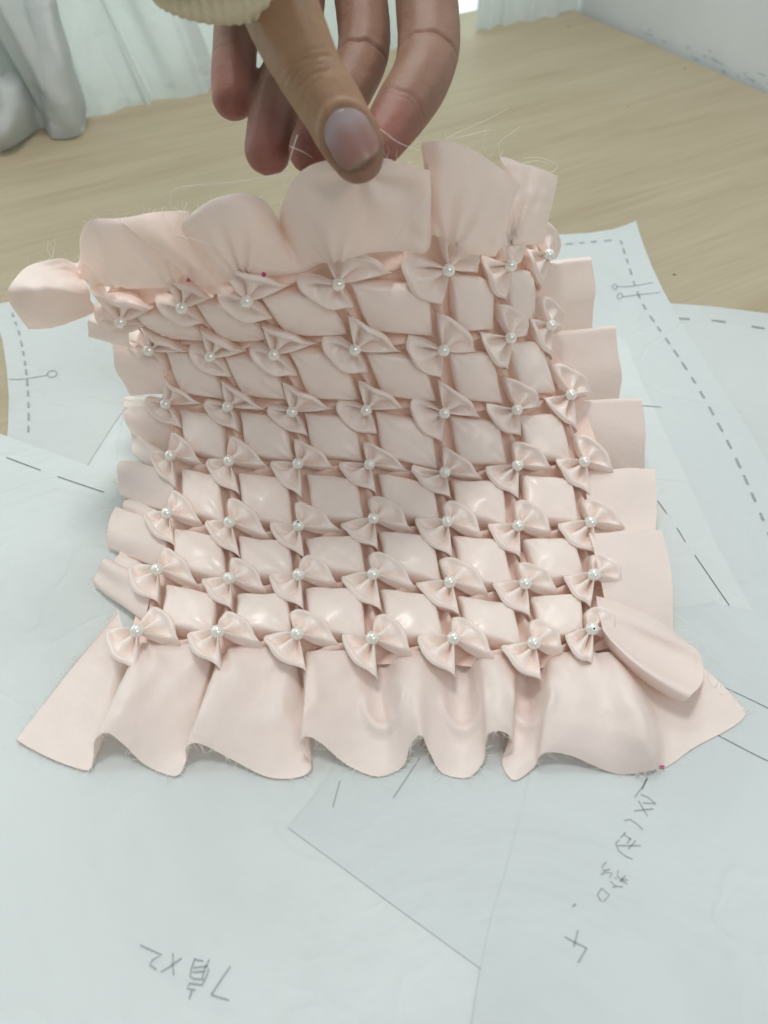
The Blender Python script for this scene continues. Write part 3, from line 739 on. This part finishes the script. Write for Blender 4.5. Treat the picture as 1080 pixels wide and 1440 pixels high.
TOP = [((-119.1,278.0,78.1),(-128.0,262.0,82.6),(-139.2,258.0,83.4)),((-119.3,276.0,82.8),(-125.4,252.0,94.8),(-137.7,250.0,99.2)),((-113.8,262.0,92.9),(-119.1,246.0,105.4),(-135.1,246.0,107.1)),((-112.6,260.0,98.3),(-119.2,248.0,109.4),(-132.8,250.0,110.1)),((-115.3,266.0,98.2),(-123.7,262.0,105.2),(-131.3,262.0,108.7)),((-118.9,274.0,94.5),(-121.4,272.0,101.3),(-123.6,272.0,105.8)),((-119.8,276.0,91.4),(-119.8,276.0,97.1),(-120.8,280.0,99.4)),((-117.0,278.0,90.8),(-112.7,264.0,109.0),(-110.7,266.0,118.7)),((-108.4,269.0,93.8),(-102.5,253.0,116.3),(-101.7,257.0,129.1)),((-98.1,267.0,94.5),(-92.9,252.0,118.2),(-92.7,260.0,128.1)),((-88.6,264.0,97.0),(-83.6,250.0,118.8),(-82.7,266.0,126.9)),((-82.6,262.0,98.2),(-76.2,254.0,115.7),(-76.7,276.0,122.6)),((-78.6,267.0,95.1),(-73.7,262.0,106.7),(-74.2,284.0,117.7)),((-76.3,272.0,92.6),(-75.1,270.0,106.4),(-77.5,280.0,114.0)),((-68.6,266.0,96.3),(-73.1,262.0,109.6),(-77.2,266.0,115.3)),((-60.1,260.0,101.9),(-64.2,251.0,123.7),(-68.6,257.0,129.4)),((-55.2,259.0,103.1),(-55.4,246.0,130.8),(-58.3,256.0,136.8)),((-47.8,260.0,104.0),(-46.0,246.0,130.1),(-47.8,258.0,138.1)),((-38.7,262.0,103.7),(-38.7,253.0,123.6),(-41.7,266.0,131.1)),((-30.8,264.0,103.7),(-35.6,262.0,116.7),(-39.2,274.0,120.6)),((-27.2,264.0,105.5),(-33.1,256.0,122.8),(-36.6,264.0,129.2)),((-23.0,260.0,109.9),(-27.3,247.0,134.1),(-30.4,252.0,144.3)),((-16.4,250.0,115.2),(-20.7,243.0,141.1),(-22.3,245.0,154.2)),((-10.1,253.0,116.3),(-11.5,243.0,141.1),(-8.7,240.0,158.8)),((-2.5,255.0,117.1),(-2.3,244.0,140.6),(0.0,240.0,157.9)),((7.7,257.0,116.2),(7.0,247.0,139.0),(7.1,243.0,154.9)),((13.9,258.0,114.8),(14.9,252.0,134.5),(14.3,248.0,150.8)),((16.9,266.0,112.5),(16.6,266.0,129.5),(14.4,264.0,146.5)),((17.7,266.0,117.3),(14.7,263.0,138.1),(12.4,263.0,152.3)),((20.1,263.0,118.1),(19.8,258.0,138.6),(18.1,261.0,154.3)),((28.7,263.0,113.0),(28.0,258.0,134.8),(27.1,263.0,151.6)),((37.7,266.0,109.3),(38.0,262.0,128.9),(39.1,268.0,142.8)),((41.8,268.0,107.9),(44.5,266.0,123.6),(48.9,274.0,132.9)),((44.4,276.0,105.9),(47.0,282.0,117.3),(48.3,288.0,129.5)),((48.3,284.0,102.9),(48.4,290.0,117.5),(43.6,294.0,134.3)),((55.9,290.0,100.2),(57.5,292.0,116.5),(54.8,298.0,129.6)),((65.8,298.0,96.3),(67.5,300.0,109.5),(69.0,306.0,121.8))]
PINCH = (-7.0,240.0,154.0)
def gather_top(P, t):
    for k in range(7):
        kn = PN[0, k]; kn = kn + np.array([0, 3, 6])
        dx = P[..., 0] - kn[0]; dz = np.maximum(P[..., 2] - kn[2], 1)
        a = np.arctan2(dx, dz); rr = np.hypot(dx, dz)
        f = np.exp(-(a / .55) ** 2) * np.exp(-(rr / 24) ** 2)
        g = np.cos(a * (15 + k % 3 * 2) + k * 1.7)
        P[..., 1] += f * (2.2 + 1.7 * g)
    pin = np.array(PINCH)
    dx = P[..., 0] - pin[0]; dz = pin[2] - P[..., 2]
    a = np.arctan2(dx, np.maximum(dz, .5)); rr = np.hypot(dx, dz)
    P[..., 1] += 1.3 * np.cos(a * 6.5 + .6) * np.exp(-((rr - 10) / 11) ** 2) * (dz > -3)
    # soft wandering creases
    for i in range(P.shape[0]):
        for k in range(P.shape[1]):
            P[i, k, 1] += 1.6 * nz(P[i, k, 0] * .07, P[i, k, 2] * .03, 4.4) * math.sin(math.pi * t[k])
    # roll under at the foot
    for q in (0, 1, 2):
        w = (3 - q) / 3
        P[:, q, 1] += 1.6 * w * w
    return P
TOP = [c if q < 6 else (c[0], tuple(np.array(c[1]) + np.array([0, .55, 0]) * ((c[0][1] + c[2][1]) / 2 - c[1][1])), c[2]) for q, c in enumerate(TOP)]
rt, RT = ribbon('top_ruffle', TOP, seed=9, fine=.9, nper=10, nv=36, bulge=gather_top)
rt['label'] = 'standing ruffle along the lifted top edge'

SHR = [((-65.9,256.0,100.2),(-77.5,252.0,117.7),(-92.6,258.0,128.9)),((-60.9,255.0,100.8),(-71.4,251.0,118.2),(-82.8,259.0,130.2)),((-58.2,255.0,101.1),(-67.3,253.0,116.3),(-74.6,263.0,129.2)),((-56.4,257.0,100.8),(-65.5,258.0,113.4),(-71.1,268.0,125.8))]
ribbon('sheer_fold', SHR, seed=21, fine=.6, mat=SHEER)

# --- side flaps: patch through four corner points with a rounded crest
def flap(corners, bulge, seed, lift=1.2, name='edge_flap', tilt=0.0, skirt=5.0):
    """corners TL, TR, BR, BL: upper edge is a soft crest that rolls back, lower edge tucks down"""
    TL, TR, BR, BL = [np.array(c, float) for c in corners]
    nu, nv = 30, 30
    nrm = np.cross(TR - TL, TL - BL); nrm /= np.linalg.norm(nrm)
    r = np.random.RandomState(seed)
    dn = (BL - TL + BR - TR) / 2; dn /= np.linalg.norm(dn)
    V = []
    k1, k2, p1 = r.uniform(3, 5), r.uniform(2, 4), r.uniform(0, 6)
    vs = np.concatenate([[-3, -2, -1], np.linspace(0, nv - 1, nv), [nv, nv + 1, nv + 2]])
    for i in range(nu):
        u = i / (nu - 1)
        for jv in vs:
            v_ = min(max(jv / (nv - 1), 0), 1)
            p = (TL * (1 - u) + TR * u) * (1 - v_) + (BL * (1 - u) + BR * u) * v_
            h = bulge * math.sin(math.pi * min(max(v_ * .9 + .05, 0), 1)) ** .6
            h += tilt * (1 - v_)
            h += .5 * nz(u * 2.2, v_ * 2.2, seed) + .5 * math.sin(k1 * u + k2 * v_ + p1) * .6
            h -= 1.6 * u * u * (1 if TR[0] > 0 else 0) + 1.6 * (1 - u) ** 2 * (1 if TR[0] < 0 else 0)
            h += 1.1 * math.sin(math.pi * 2 * v_ + p1) * (u if TR[0] > 0 else 1 - u)
            fr = (u if TR[0] > 0 else -(1 - u)) 
            p = p + (TR - TL) / np.linalg.norm(TR - TL) * fr * (1.1 * nz(v_ * 2.4, seed * 1.7) - .7 * (2 * v_ - 1) ** 2)
            p = p + dn * .9 * nz(u * 2.6, seed * 2.3)
            p = p + nrm * h
            if jv < 0:
                a = -jv / 3 * math.pi / 2
                p = p - nrm * skirt * .45 * (1 - math.cos(a)) - dn * .8 * math.sin(a) - nrm * (skirt * .3 if jv == -3 else 0)
            if jv > nv - 1:
                a = (jv - nv + 1) / 3 * math.pi / 2
                p = p - nrm * skirt * .45 * (1 - math.cos(a)) + dn * .8 * math.sin(a) - nrm * (skirt * .3 if jv == nv + 2 else 0)
            if p[2] < 2.2: p[2] = 2.2
            V.append(p)
    o = part(name, V, grid_faces(nu, len(vs), flip=True), MATTE)
    return o

FR = [[(65.3,316.0,75.9),(94.6,322.0,76.6),(99.5,312.0,46.2),(68.6,306.0,43.2)],[(72.0,304.0,47.8),(108.1,306.0,50.7),(113.2,290.0,19.4),(78.3,286.0,16.6)],[(80.8,280.0,26.9),(119.1,280.0,29.5),(123.0,259.0,1.3),(85.9,259.0,-2.5)],[(88.1,245.5,15.0),(121.8,249.2,14.0),(116.1,214.9,9.0),(86.6,212.5,9.0)],[(85.0,210.7,13.0),(118.3,215.9,12.0),(114.6,170.9,5.0),(87.1,179.6,9.0)]]
for k, q in enumerate(FR): flap(q, 1.8, 40 + k, tilt=2.2)
FL = [[(-127.7,288.0,67.9),(-108.2,282.0,67.0),(-109.2,284.0,56.7),(-131.0,290.0,57.0)],[(-123.7,292.0,54.0),(-100.5,288.0,48.4),(-98.4,282.0,31.6),(-119.7,284.0,29.1)],[(-121.3,284.0,22.7),(-98.6,276.0,25.2),(-99.7,268.0,5.6),(-120.0,272.0,17.4)],[(-120.7,257.6,12.0),(-93.9,248.3,14.0),(-89.5,227.9,8.0),(-120.4,242.2,6.0)],[(-118.4,231.2,10.0),(-91.8,218.8,10.0),(-89.4,198.2,6.0),(-118.5,213.1,5.0)],[(-115.5,201.0,10.0),(-91.2,189.3,9.0),(-92.6,172.9,6.0),(-119.6,193.1,4.0)]]
for k, q in enumerate(FL): flap(q, 2.6, 60 + k, tilt=1.0)
# inner folds seen between the left flaps
FI = [[(-119.6,275.7,14.0),(-101.9,259.1,16.0),(-105.4,254.9,11.0),(-118.3,265.4,10.0)],[(-115.6,239.0,8.0),(-99.2,228.6,10.0),(-100.5,221.4,6.0),(-115.6,229.8,5.0)],[(-113.2,207.9,7.0),(-97.8,198.1,8.0),(-98.1,192.3,4.0),(-111.0,200.4,4.0)],[(-126.4,290.0,21.2),(-105.5,284.0,24.4),(-106.6,280.0,19.1),(-122.6,286.0,16.6)]]
for k, q in enumerate(FI): flap(q, 1.5, 80 + k, name='inner_fold')

# --- long folds running from the last bows to the lower right corner
def fold(name, cols, seed, nper=6):
    return ribbon(name, cols, nper=nper, nv=24, seed=seed, fine=.3)
F2 = [((83.8,182.3,11.0),(101.6,175.5,9.0),(117.9,165.3,4.0)),((82.6,176.0,14.0),(98.8,167.5,13.0),(119.7,159.9,6.0)),((81.6,170.0,16.0),(98.5,162.5,10.0),(120.4,154.4,5.0)),((81.5,164.8,17.0),(95.3,153.5,12.5),(117.0,146.0,7.0)),((81.8,162.4,16.0),(92.2,146.6,18.0),(109.4,137.7,14.0)),((82.9,161.8,13.0),(91.8,146.0,15.0),(106.7,136.0,12.0)),((84.0,162.5,8.0),(92.1,149.5,8.0),(105.1,139.0,7.0))]
fold('corner_fold', F2, 33)

# --- raw threads
def threads(name, paths, r=.1, mat=THREAD, parent=None, n=7):
    out = []
    for p in paths: out.append(tube(catmull(p, n), r))
    V, F = merge(out)
    o = part(name, V, F, mat)
    return o
TH = [[(-30.5,247.0,150.8),(-35.3,248.0,149.0),(-49.0,252.0,144.8),(-64.2,256.0,141.7),(-71.5,258.0,139.0),(-73.1,258.0,133.5),(-68.9,257.0,132.5),(-67.4,257.0,135.3),(-72.0,255.0,127.8),(-74.1,255.0,122.0)],[(-26.3,244.0,163.1),(-29.1,244.0,156.2),(-32.5,246.0,146.2),(-34.5,248.0,136.1),(-35.8,250.0,130.0)],[(-28.7,243.0,160.1),(-25.1,243.0,158.6),(-22.0,243.0,156.6)],[(-75.3,258.0,133.5),(-76.4,257.0,132.0),(-74.9,256.0,128.9),(-72.0,255.0,127.8),(-70.6,257.0,131.5),(-71.9,258.0,133.5)],[(-73.4,256.0,124.1),(-58.9,249.0,124.0),(-44.3,245.0,119.0),(-29.9,246.0,115.1),(-22.0,246.0,114.5)],[(15.0,262.0,151.1),(23.2,262.0,156.1),(32.2,263.0,159.7),(39.9,264.0,163.3)],[(15.5,262.0,152.3),(25.5,262.0,155.2),(34.9,264.0,156.7)],[(35.8,276.0,143.2),(34.3,275.0,148.0),(34.9,276.0,152.8)],[(37.6,278.0,141.8),(40.6,278.0,147.2),(47.5,282.0,150.4)],[(43.4,292.0,134.6),(49.2,292.0,132.5),(56.7,296.0,130.2),(64.6,300.0,126.2),(66.8,302.0,128.1),(59.7,300.0,131.7),(52.2,296.0,133.4)],[(52.5,296.0,131.3),(58.1,298.0,131.5),(63.5,301.0,129.1)],[(-127.0,272.0,106.1),(-126.3,270.0,110.8),(-125.0,270.0,114.3)],[(-126.5,272.0,106.1),(-123.9,271.0,110.8),(-122.2,270.0,115.4)],[(-127.1,272.0,105.8),(-125.3,272.0,109.1),(-125.3,272.0,112.6)],[(1.2,243.0,125.5),(5.8,240.0,134.1),(11.9,242.0,141.1),(15.1,246.0,146.2)],[(-2.1,241.0,166.8),(4.3,241.0,162.2),(10.9,243.0,158.8)]]
for k, p in enumerate(TH): threads('loose_thread', [p], r=.16 if k < 3 else .13)
def fray(edge, n, L, seed, up=.15):
    """short raw filaments leaving a cut edge, as one part nobody could count"""
    r = random.Random(seed); out = []
    for k in range(n):
        i = r.randrange(1, len(edge) - 1)
        p = edge[i]; d = edge[i] - edge[i - 1]; d = d / (np.linalg.norm(d) + 1e-9)
        o_ = np.array([d[1], -d[0], 0.0])
        l = L * r.uniform(.25, 1)
        a = r.gauss(0, .9)
        w = (o_ if up < .5 else np.array([0, 0, 1.0])) * math.cos(a) + d * math.sin(a)
        q1 = p + w * l * .5 + np.array([0, 0, r.uniform(-.2, .8)])
        q2 = p + w * l + d * r.uniform(-2, 2) + np.array([0, 0, r.uniform(-.5, 1)])
        q1[2] = max(q1[2], 2.3); q2[2] = max(q2[2], 2.3)
        out.append(tube(catmull([p, q1, q2], 4), r.uniform(.06, .10), 3))
    V, F = merge(out)
    o = part('frayed_edge', V, F, THREAD); o['kind'] = 'stuff'
fray(RB[:, -1], 260, 5.5, 3)
fray(RB[0, :], 50, 8, 4); fray(RT[:, -1], 80, 4, 6, 1.0)
FRY = [[(-118.4,278.0,32.0),(-121.3,272.0,20.0),(-124.7,262.0,6.8),(-123.4,247.0,0.9),(-118.1,229.3,12.0),(-117.8,212.2,7.0),(-115.8,201.0,9.0),(-119.1,192.3,5.0),(-107.0,176.2,5.0)],[(112.2,183.7,9.0),(110.7,166.3,9.0),(117.4,161.2,6.0),(117.0,150.2,10.0),(122.9,145.9,3.0),(131.1,135.6,2.3)],[(110.3,284.0,27.0),(121.6,258.0,6.1),(128.0,238.0,-16.3),(112.2,183.7,9.0)]]
fray(catmull(FRY[0], 8), 70, 8, 7); fray(catmull(FRY[1], 8)[::-1], 45, 9, 8); fray(catmull(FRY[2], 8)[::-1], 25, 4, 9)
# thread tails at the knots
rt_ = random.Random(8)
for (i, j) in ((3, 1), (4, 2), (5, 2), (5, 3), (4, 3), (3, 6), (1, 6), (2, 3), (4, 5), (2, 2), (5, 5), (6, 6)):
    P = PN[j, i]; n_ = SN(float(i), float(j))
    u_ = np.array([0, .5, .8])
    w = np.array([rt_.uniform(-3, 2), 0, 0])
    threads('thread_tail', [[P + w * .1 - n_ * .5, P + w * .7 + u_ * 2.6 + n_ * 1.2, P + w * 1.4 + u_ * 4.6 + n_ * 1.0]], r=.12)
# pen dots and scrap marks on the satin
def dot(name, p, r, mat, n_=(0, -.6, .8), sx=1.0):
    n_ = Vector(n_).normalized(); q = n_.to_track_quat('Z', 'Y'); V = [p]
    for k in range(10):
        a = k * .6283
        V.append(tuple(Vector(p) + q @ Vector((r * sx * math.cos(a), r * math.sin(a), 0))))
    part(name, V, [(0, 1 + k, 1 + (k + 1) % 10) for k in range(10)], mat, smooth=False)
DOTS = [((-42.4,247.0,113.9),0.9),((-70.3,250.0,109.8),0.7)]
for p, r_ in DOTS: dot('pen_mark', p, r_, MARK, (0, -.9, .4))
MK = [((96.1,115.5,3.3),1.2),((22.2,151.0,16.5),0.8)]
PURP, _, _ = new_mat('pencilled_edge', (0.50, 0.30, 0.36), 0.7)
PE1 = [[(-130.8,125.8,2.6),(-123.5,121.8,2.6),(-116.1,118.6,2.6),(-109.0,116.0,2.6),(-103.1,114.5,2.6)],[(-103.9,174.6,10.3),(-111.1,162.2,8.0),(-118.5,151.4,5.3),(-124.6,138.9,4.0)]]
for p in PE1: threads('pencilled_edge', [p], r=.10, mat=PURP)
dot('pen_mark', MK[0][0], .42, MARK, (0, -.2, 1), 2.4)

# ------------------------------------------------------------------ the hand
def capsule_chain(bm, pts, seg=20):
    """dense overlapping spheres along a chain of (x,y,z,r)"""
    P = catmull(pts, 10)
    for q in P:
        m_ = bmesh.ops.create_icosphere(bm, subdivisions=2, radius=q[3] * MM)
        bmesh.ops.translate(bm, verts=m_['verts'], vec=Vector(q[:3]) * MM)
def T4(p, r): return (p[0], p[1], p[2], r)
HAND = {'thumb': [((-57.2,336.4,213.3),15),((-42.4,301.7,200.9),14.5),((-33.5,276.6,191.8),12.6),((-27.4,260.3,185.1),11.4),((-20.8,247.6,177.8),9.9),((-15.3,240.4,172.6),9.7),((-11.6,235.1,167.9),9.4),((-8.5,232.4,164.1),8.9),((-7.7,230.7,162.6),8.1)],'index': [((5.2,365.9,209.0),12),((13.7,338.7,191.2),11.5),((14.9,316.6,179.4),11.6),((15.3,298.5,171.1),11.3),((12.2,279.0,167.0),10.3),((6.4,264.6,163.5),9.6),((1.1,253.5,160.2),8.2),((-2.2,247.0,158.4),7.4)],'middle': [((-18.5,372.3,208.0),11),((-11.0,348.4,189.1),10.5),((-8.3,328.2,176.3),10.2),((-7.1,310.0,166.7),9.8),((-11.1,292.1,161.3),9.0),((-16.8,277.4,157.5),8.8),((-22.2,263.1,154.1),8.0),((-23.8,257.1,152.7),7.6)],'ring': [((-36.9,372.3,208.0),10.5),((-31.6,346.9,185.1),10.5),((-31.2,328.6,174.0),10),((-32.6,310.3,165.6),9.4),((-35.7,292.4,158.9),9.0),((-38.0,278.9,153.5),8.9),((-38.9,268.5,149.5),8.5),((-39.0,266.2,148.8),8.2)],'pinky': [((-55.0,367.8,206.6),9.5),((-53.3,342.1,186.2),9),((-52.8,322.1,173.5),8.7),((-52.7,304.9,166.2),8.2),((-52.4,294.1,161.8),8.1),((-52.0,286.8,157.9),7.6)],'palm': [((-52.5,360.5,217.6),20),((-28.0,367.1,216.7),22),((0.0,376.3,211.5),18)]}
bm = bmesh.new()
for k, ch in HAND.items():
    capsule_chain(bm, [T4(p, r) for p, r in ch])
hm = bpy.data.meshes.new('hand'); bm.to_mesh(hm); bm.free()
tmp = bpy.data.objects.new('hand_build', hm); col.objects.link(tmp)
m1 = tmp.modifiers.new('r', 'REMESH'); m1.mode = 'VOXEL'; m1.voxel_size = 0.00085
m2 = tmp.modifiers.new('s', 'SMOOTH'); m2.factor = .5; m2.iterations = 14
dg = bpy.context.evaluated_depsgraph_get()
hm2 = bpy.data.meshes.new_from_object(tmp.evaluated_get(dg))
bpy.data.objects.remove(tmp); bpy.data.meshes.remove(hm)
co = np.zeros(len(hm2.vertices) * 3); hm2.vertices.foreach_get('co', co); co = co.reshape(-1, 3) / MM
no = np.zeros(len(hm2.vertices) * 3); hm2.vertices.foreach_get('normal', no); no = no.reshape(-1, 3)
disp = np.zeros(len(co))
red = np.zeros(len(co))
# which chain is each vertex nearest to
chain_pts = []; chain_id = []
for k, (nm_, ch) in enumerate(HAND.items()):
    Pc = catmull([T4(p, r) for p, r in ch], 8)
    chain_pts.append(Pc); chain_id += [k] * len(Pc)
CPs = np.vstack(chain_pts); chain_id = np.array(chain_id)
near = np.zeros(len(co), int)
for a in range(0, len(co), 4000):
    d = np.linalg.norm(co[a:a + 4000, None, :] - CPs[None, :, :3], axis=2) - CPs[None, :, 3]
    near[a:a + 4000] = chain_id[d.argmin(1)]
def crease(chain, p, direction, depth, width, extent, along=0.0):
    """a groove across a digit: p a point near the surface, direction = digit axis, facing -Y/+Z side"""
    global disp
    ax = np.array(direction, float); ax /= np.linalg.norm(ax)
    rel = co - np.array(p)
    d_ax = rel @ ax; lat = rel - d_ax[:, None] * ax
    wob = .35 * np.sin(lat[:, 0] * .9 + along)
    g = np.exp(-((d_ax + wob) / width) ** 2) * np.exp(-(np.linalg.norm(lat, axis=1) / extent) ** 4)
    disp = disp - depth * g * (near == chain)
def axis(nm_, k):
    ch = HAND[nm_]; return np.array(ch[k + 1][0]) - np.array(ch[k - 1][0])
ids = {k: i for i, k in enumerate(HAND)}
toward = np.array([0, -.72, .42]); toward /= np.linalg.norm(toward)
def surf(nm_, k, off=0.0):
    ch = HAND[nm_]; return np.array(ch[k][0]) + toward * ch[k][1] + axis(nm_, k) / np.linalg.norm(axis(nm_, k)) * off
for off, dp, w_ in ((-5.5, .35, .5), (-3.6, .5, .5), (-1.9, .6, .45), (-.3, .4, .4), (1.5, .55, .5), (3.4, .35, .5)):
    crease(ids['thumb'], surf('thumb', 4, off), axis('thumb', 4) + np.array([5 * math.sin(off * 2.3), 0, 3 * math.cos(off * 1.7)]), dp, w_, 6.5 + 1.5 * math.sin(off * 3), off)
crease(ids['index'], surf('index', 3, 2.0), axis('index', 3) + np.array([0, 0, 5]), 1.5, .6, 9)
crease(ids['index'], surf('index', 3, 4.2), axis('index', 3), .35, .5, 9)
crease(ids['index'], surf('index', 5, -2.0), axis('index', 5), .7, .6, 8)
crease(ids['index'], surf('index', 5, .2), axis('index', 5), .4, .5, 9)
crease(ids['middle'], surf('middle', 3, 2.0), axis('middle', 3), 1.5, .7, 9)
crease(ids['ring'], surf('ring', 4, 0), axis('ring', 4), .4, .6, 7)
crease(ids['pinky'], surf('pinky', 3, 0), axis('pinky', 3), .35, .6, 7)
# fingertip pads fuller, pinker skin at the pads and between the fingers
for nm_ in ('index', 'middle', 'ring', 'pinky'):
    tip = np.array(HAND[nm_][-1][0]); d = np.linalg.norm(co - tip, axis=1)
    red = np.maximum(red, np.exp(-(d / 26) ** 2) * (near == ids[nm_]))
    red = np.maximum(red, .45 * (near == ids[nm_]))
tip = np.array(HAND['thumb'][-1][0]); d = np.linalg.norm(co - tip, axis=1)
red = np.maximum(red, .75 * np.exp(-(d / 11) ** 2) * (near == ids['thumb']))
red = np.convolve(red, [1], 'same')
# soft fold of skin round the thumb nail
_ax = np.array(HAND['thumb'][7][0]) - np.array(HAND['thumb'][5][0]); _ax /= np.linalg.norm(_ax)
_out = toward + np.array([.05, 0, 0]); _out = _out - (_out @ _ax) * _ax; _out /= np.linalg.norm(_out)
_c = np.array(HAND['thumb'][6][0]) + _ax * 5.4
rel = co - _c; e_ = np.sqrt(((rel @ _ax) / 8.7) ** 2 + ((rel @ np.cross(_ax, _out)) / 7.4) ** 2)
front = (rel @ _out > 2) * (near == ids['thumb'])
disp = disp + front * (.75 * np.exp(-((e_ - 1.14) / .13) ** 2) * ((rel @ _ax) < 5) - .35 * (e_ < .95))
co2 = co + no * disp[:, None]
co2 += no * np.array([.10 * nz(*(c_ * .35)) for c_ in co])[:, None]
hand = empty('person', HAND['palm'][1][0])
tag(hand, 'hand in a cream knitted sleeve pinching the top edge of the satin panel', 'person')
hm2.vertices.foreach_set('co', (co2 * MM).ravel())
at = hm2.color_attributes.new('skin_redness', 'FLOAT_COLOR', 'POINT')
# smooth the redness along mesh edges
ev = np.zeros(len(hm2.edges) * 2, int); hm2.edges.foreach_get('vertices', ev); ev = ev.reshape(-1, 2)
for _ in range(14):
    acc = red.copy(); cnt = np.ones(len(red))
    np.add.at(acc, ev[:, 0], red[ev[:, 1]]); np.add.at(acc, ev[:, 1], red[ev[:, 0]])
    np.add.at(cnt, ev[:, 0], 1); np.add.at(cnt, ev[:, 1], 1); red = acc / cnt
cc = np.ones((len(red), 4)); cc[:, :3] = red[:, None]
at.data.foreach_set('color', cc.ravel())
hm2.update()
SKIN, nt, b = new_mat('skin', (0.42, 0.25, 0.17), 0.52, 0.4)
at_n = N(nt, 'ShaderNodeAttribute', attribute_name='skin_redness')
v = obj_coords(nt)
n1 = tex_noise(nt, 120, 4, 0.6, v)
r1 = ramp(nt, at_n.outputs['Fac'], [(0.0, (0.345, 0.205, 0.115)), (0.45, (0.29, 0.165, 0.115)), (1.0, (0.32, 0.125, 0.10))])
r2 = ramp(nt, n1.outputs['Fac'], [(0.3, (0.86, 0.84, 0.84)), (0.7, (1, 1, 1))])
mxc = N(nt, 'ShaderNodeMix', data_type='RGBA', blend_type='MULTIPLY'); mxc.inputs[0].default_value = 1
nt.links.new(r1.outputs['Color'], mxc.inputs[6]); nt.links.new(r2.outputs['Color'], mxc.inputs[7])
nt.links.new(mxc.outputs[2], b.inputs['Base Color'])
b.inputs['Subsurface Weight'].default_value = 0.25
b.inputs['Subsurface Radius'].default_value = (0.006, 0.0025, 0.0015)
b.inputs['Subsurface Scale'].default_value = 1.0
n2 = tex_noise(nt, 900, 3, 0.6, v); n3 = N(nt, 'ShaderNodeTexVoronoi'); n3.inputs['Scale'].default_value = 1100
nt.links.new(v, n3.inputs['Vector'])
nm = bump(nt, b, n3.outputs['Distance'], 0.3, 0.0003)
bump(nt, b, n2.outputs['Fac'], 0.2, 0.0003, nm)
hand_o = link('hand', hm2, None); hm2.materials.clear(); hm2.materials.append(SKIN)
hand_o.data.polygons.foreach_set('use_smooth', [True] * len(hm2.polygons))
keep(hand_o, hand)

# thumb nail: curved plate on the back of the thumb tip
NAIL, nt, b = new_mat('nail', (0.38, 0.22, 0.20), 0.3, 0.5)
NAILM, nt, b = new_mat('nail_plate', (0.4, 0.24, 0.22), 0.26, 0.5)
na_ = N(nt, 'ShaderNodeAttribute', attribute_name='along')
rn = ramp(nt, na_.outputs['Fac'], [(0.0, (0.29, 0.225, 0.225)), (0.22, (0.31, 0.25, 0.255)), (0.5, (0.27, 0.155, 0.14)), (0.85, (0.26, 0.135, 0.11)), (1.0, (0.28, 0.18, 0.14))])
nt.links.new(rn.outputs['Color'], b.inputs['Base Color'])
NAILTIP, nt, b = new_mat('nail_tip', (0.38, 0.24, 0.22), 0.32, 0.5)
ax = np.array(HAND['thumb'][7][0]) - np.array(HAND['thumb'][5][0]); ax /= np.linalg.norm(ax)
out_ = toward + np.array([.05, 0, 0]); out_ = out_ - (out_ @ ax) * ax; out_ /= np.linalg.norm(out_)
sdv = np.cross(ax, out_)
def nail(cen, ax, out_, sdv, L, W, rad, mats, name='nail'):
    V = []; nu, nv = 15, 19
    for i in range(nu):
        t = -1 + 2 * i / (nu - 1)
        for j in range(nv):
            s_ = -1 + 2 * j / (nv - 1)
            wl = W * (1 - .10 * t * t - (.25 * max(0, -t - .55) / .45) - (.22 * max(0, t - .6) / .4))
            a = s_ * wl / rad
            end = L * (1 - .12 * s_ * s_) if t > 0 else L * (1 - .22 * s_ * s_)
            p = np.array(cen) + ax * t * end + sdv * math.sin(a) * rad + out_ * (math.cos(a) * rad - rad + .12 - 1.0 * max(0, abs(t) - .2) ** 2 * .8)
            V.append(p)
    o = mesh(name, V, grid_faces(nu, nv), mats[0])
    ca = o.data.color_attributes.new('along', 'FLOAT_COLOR', 'POINT')
    for i in range(nu):
        for j in range(nv):
            g = i / (nu - 1) + .05 * math.sin(j * .7); ca.data[i * nv + j].color = (g, g, g, 1)
    s = o.modifiers.new('thick', 'SOLIDIFY'); s.thickness = .5 * MM
    return o
k6 = np.array(HAND['thumb'][6][0]); 
nl = nail(k6 + out_ * (HAND['thumb'][6][1] - .5) + ax * 5.4, ax, out_, sdv, 8.3, 7.4, 8.6, (NAILM, NAIL))
keep(nl, hand)

# sleeve: ribbed cream knit tube ending in a turned edge
KNIT, nt, b = new_mat('cream_knit', (0.66, 0.59, 0.42), 0.9, 0.15)
b.inputs['Sheen Weight'].default_value = 0.4
v = obj_coords(nt); n1 = tex_noise(nt, 900, 3, 0.7, v)
bump(nt, b, n1.outputs['Fac'], 0.6, 0.0012)
SLV = [(-47.5,269.3,193.3),(-48.9,265.9,213.1),(-50.1,261.9,243.2),(-51.0,257.5,272.9)]
V = []; path = catmull(SLV, 14); nring = 220
for i, p in enumerate(path):
    d = path[min(i + 1, len(path) - 1)] - path[max(i - 1, 0)]; d /= np.linalg.norm(d)
    a = np.cross(d, (0, 1, 0)); a /= np.linalg.norm(a); c = np.cross(d, a)
    R = 19.5 + 5 * min(i / 12, 1) + 1.2 * math.sin(i * .9)
    for k in range(nring):
        th = 2 * math.pi * k / nring
        rr = R + .45 * math.cos(th * 44) + .5 * math.cos(i * 2.2)
        V.append(p + rr * (a * math.cos(th) * 1.02 + c * math.sin(th) * .8) + d * (1.6 * math.sin(th * 2 + .6) if i < 6 else 0))
F = []
for i in range(len(path) - 1):
    for k in range(nring):
        F.append((i * nring + k, i * nring + (k + 1) % nring, (i + 1) * nring + (k + 1) % nring, (i + 1) * nring + k))
sl = mesh('sleeve', V, F, KNIT)
s = sl.modifiers.new('thick', 'SOLIDIFY'); s.thickness = 2.4 * MM; s.offset = -1
keep(sl, hand)
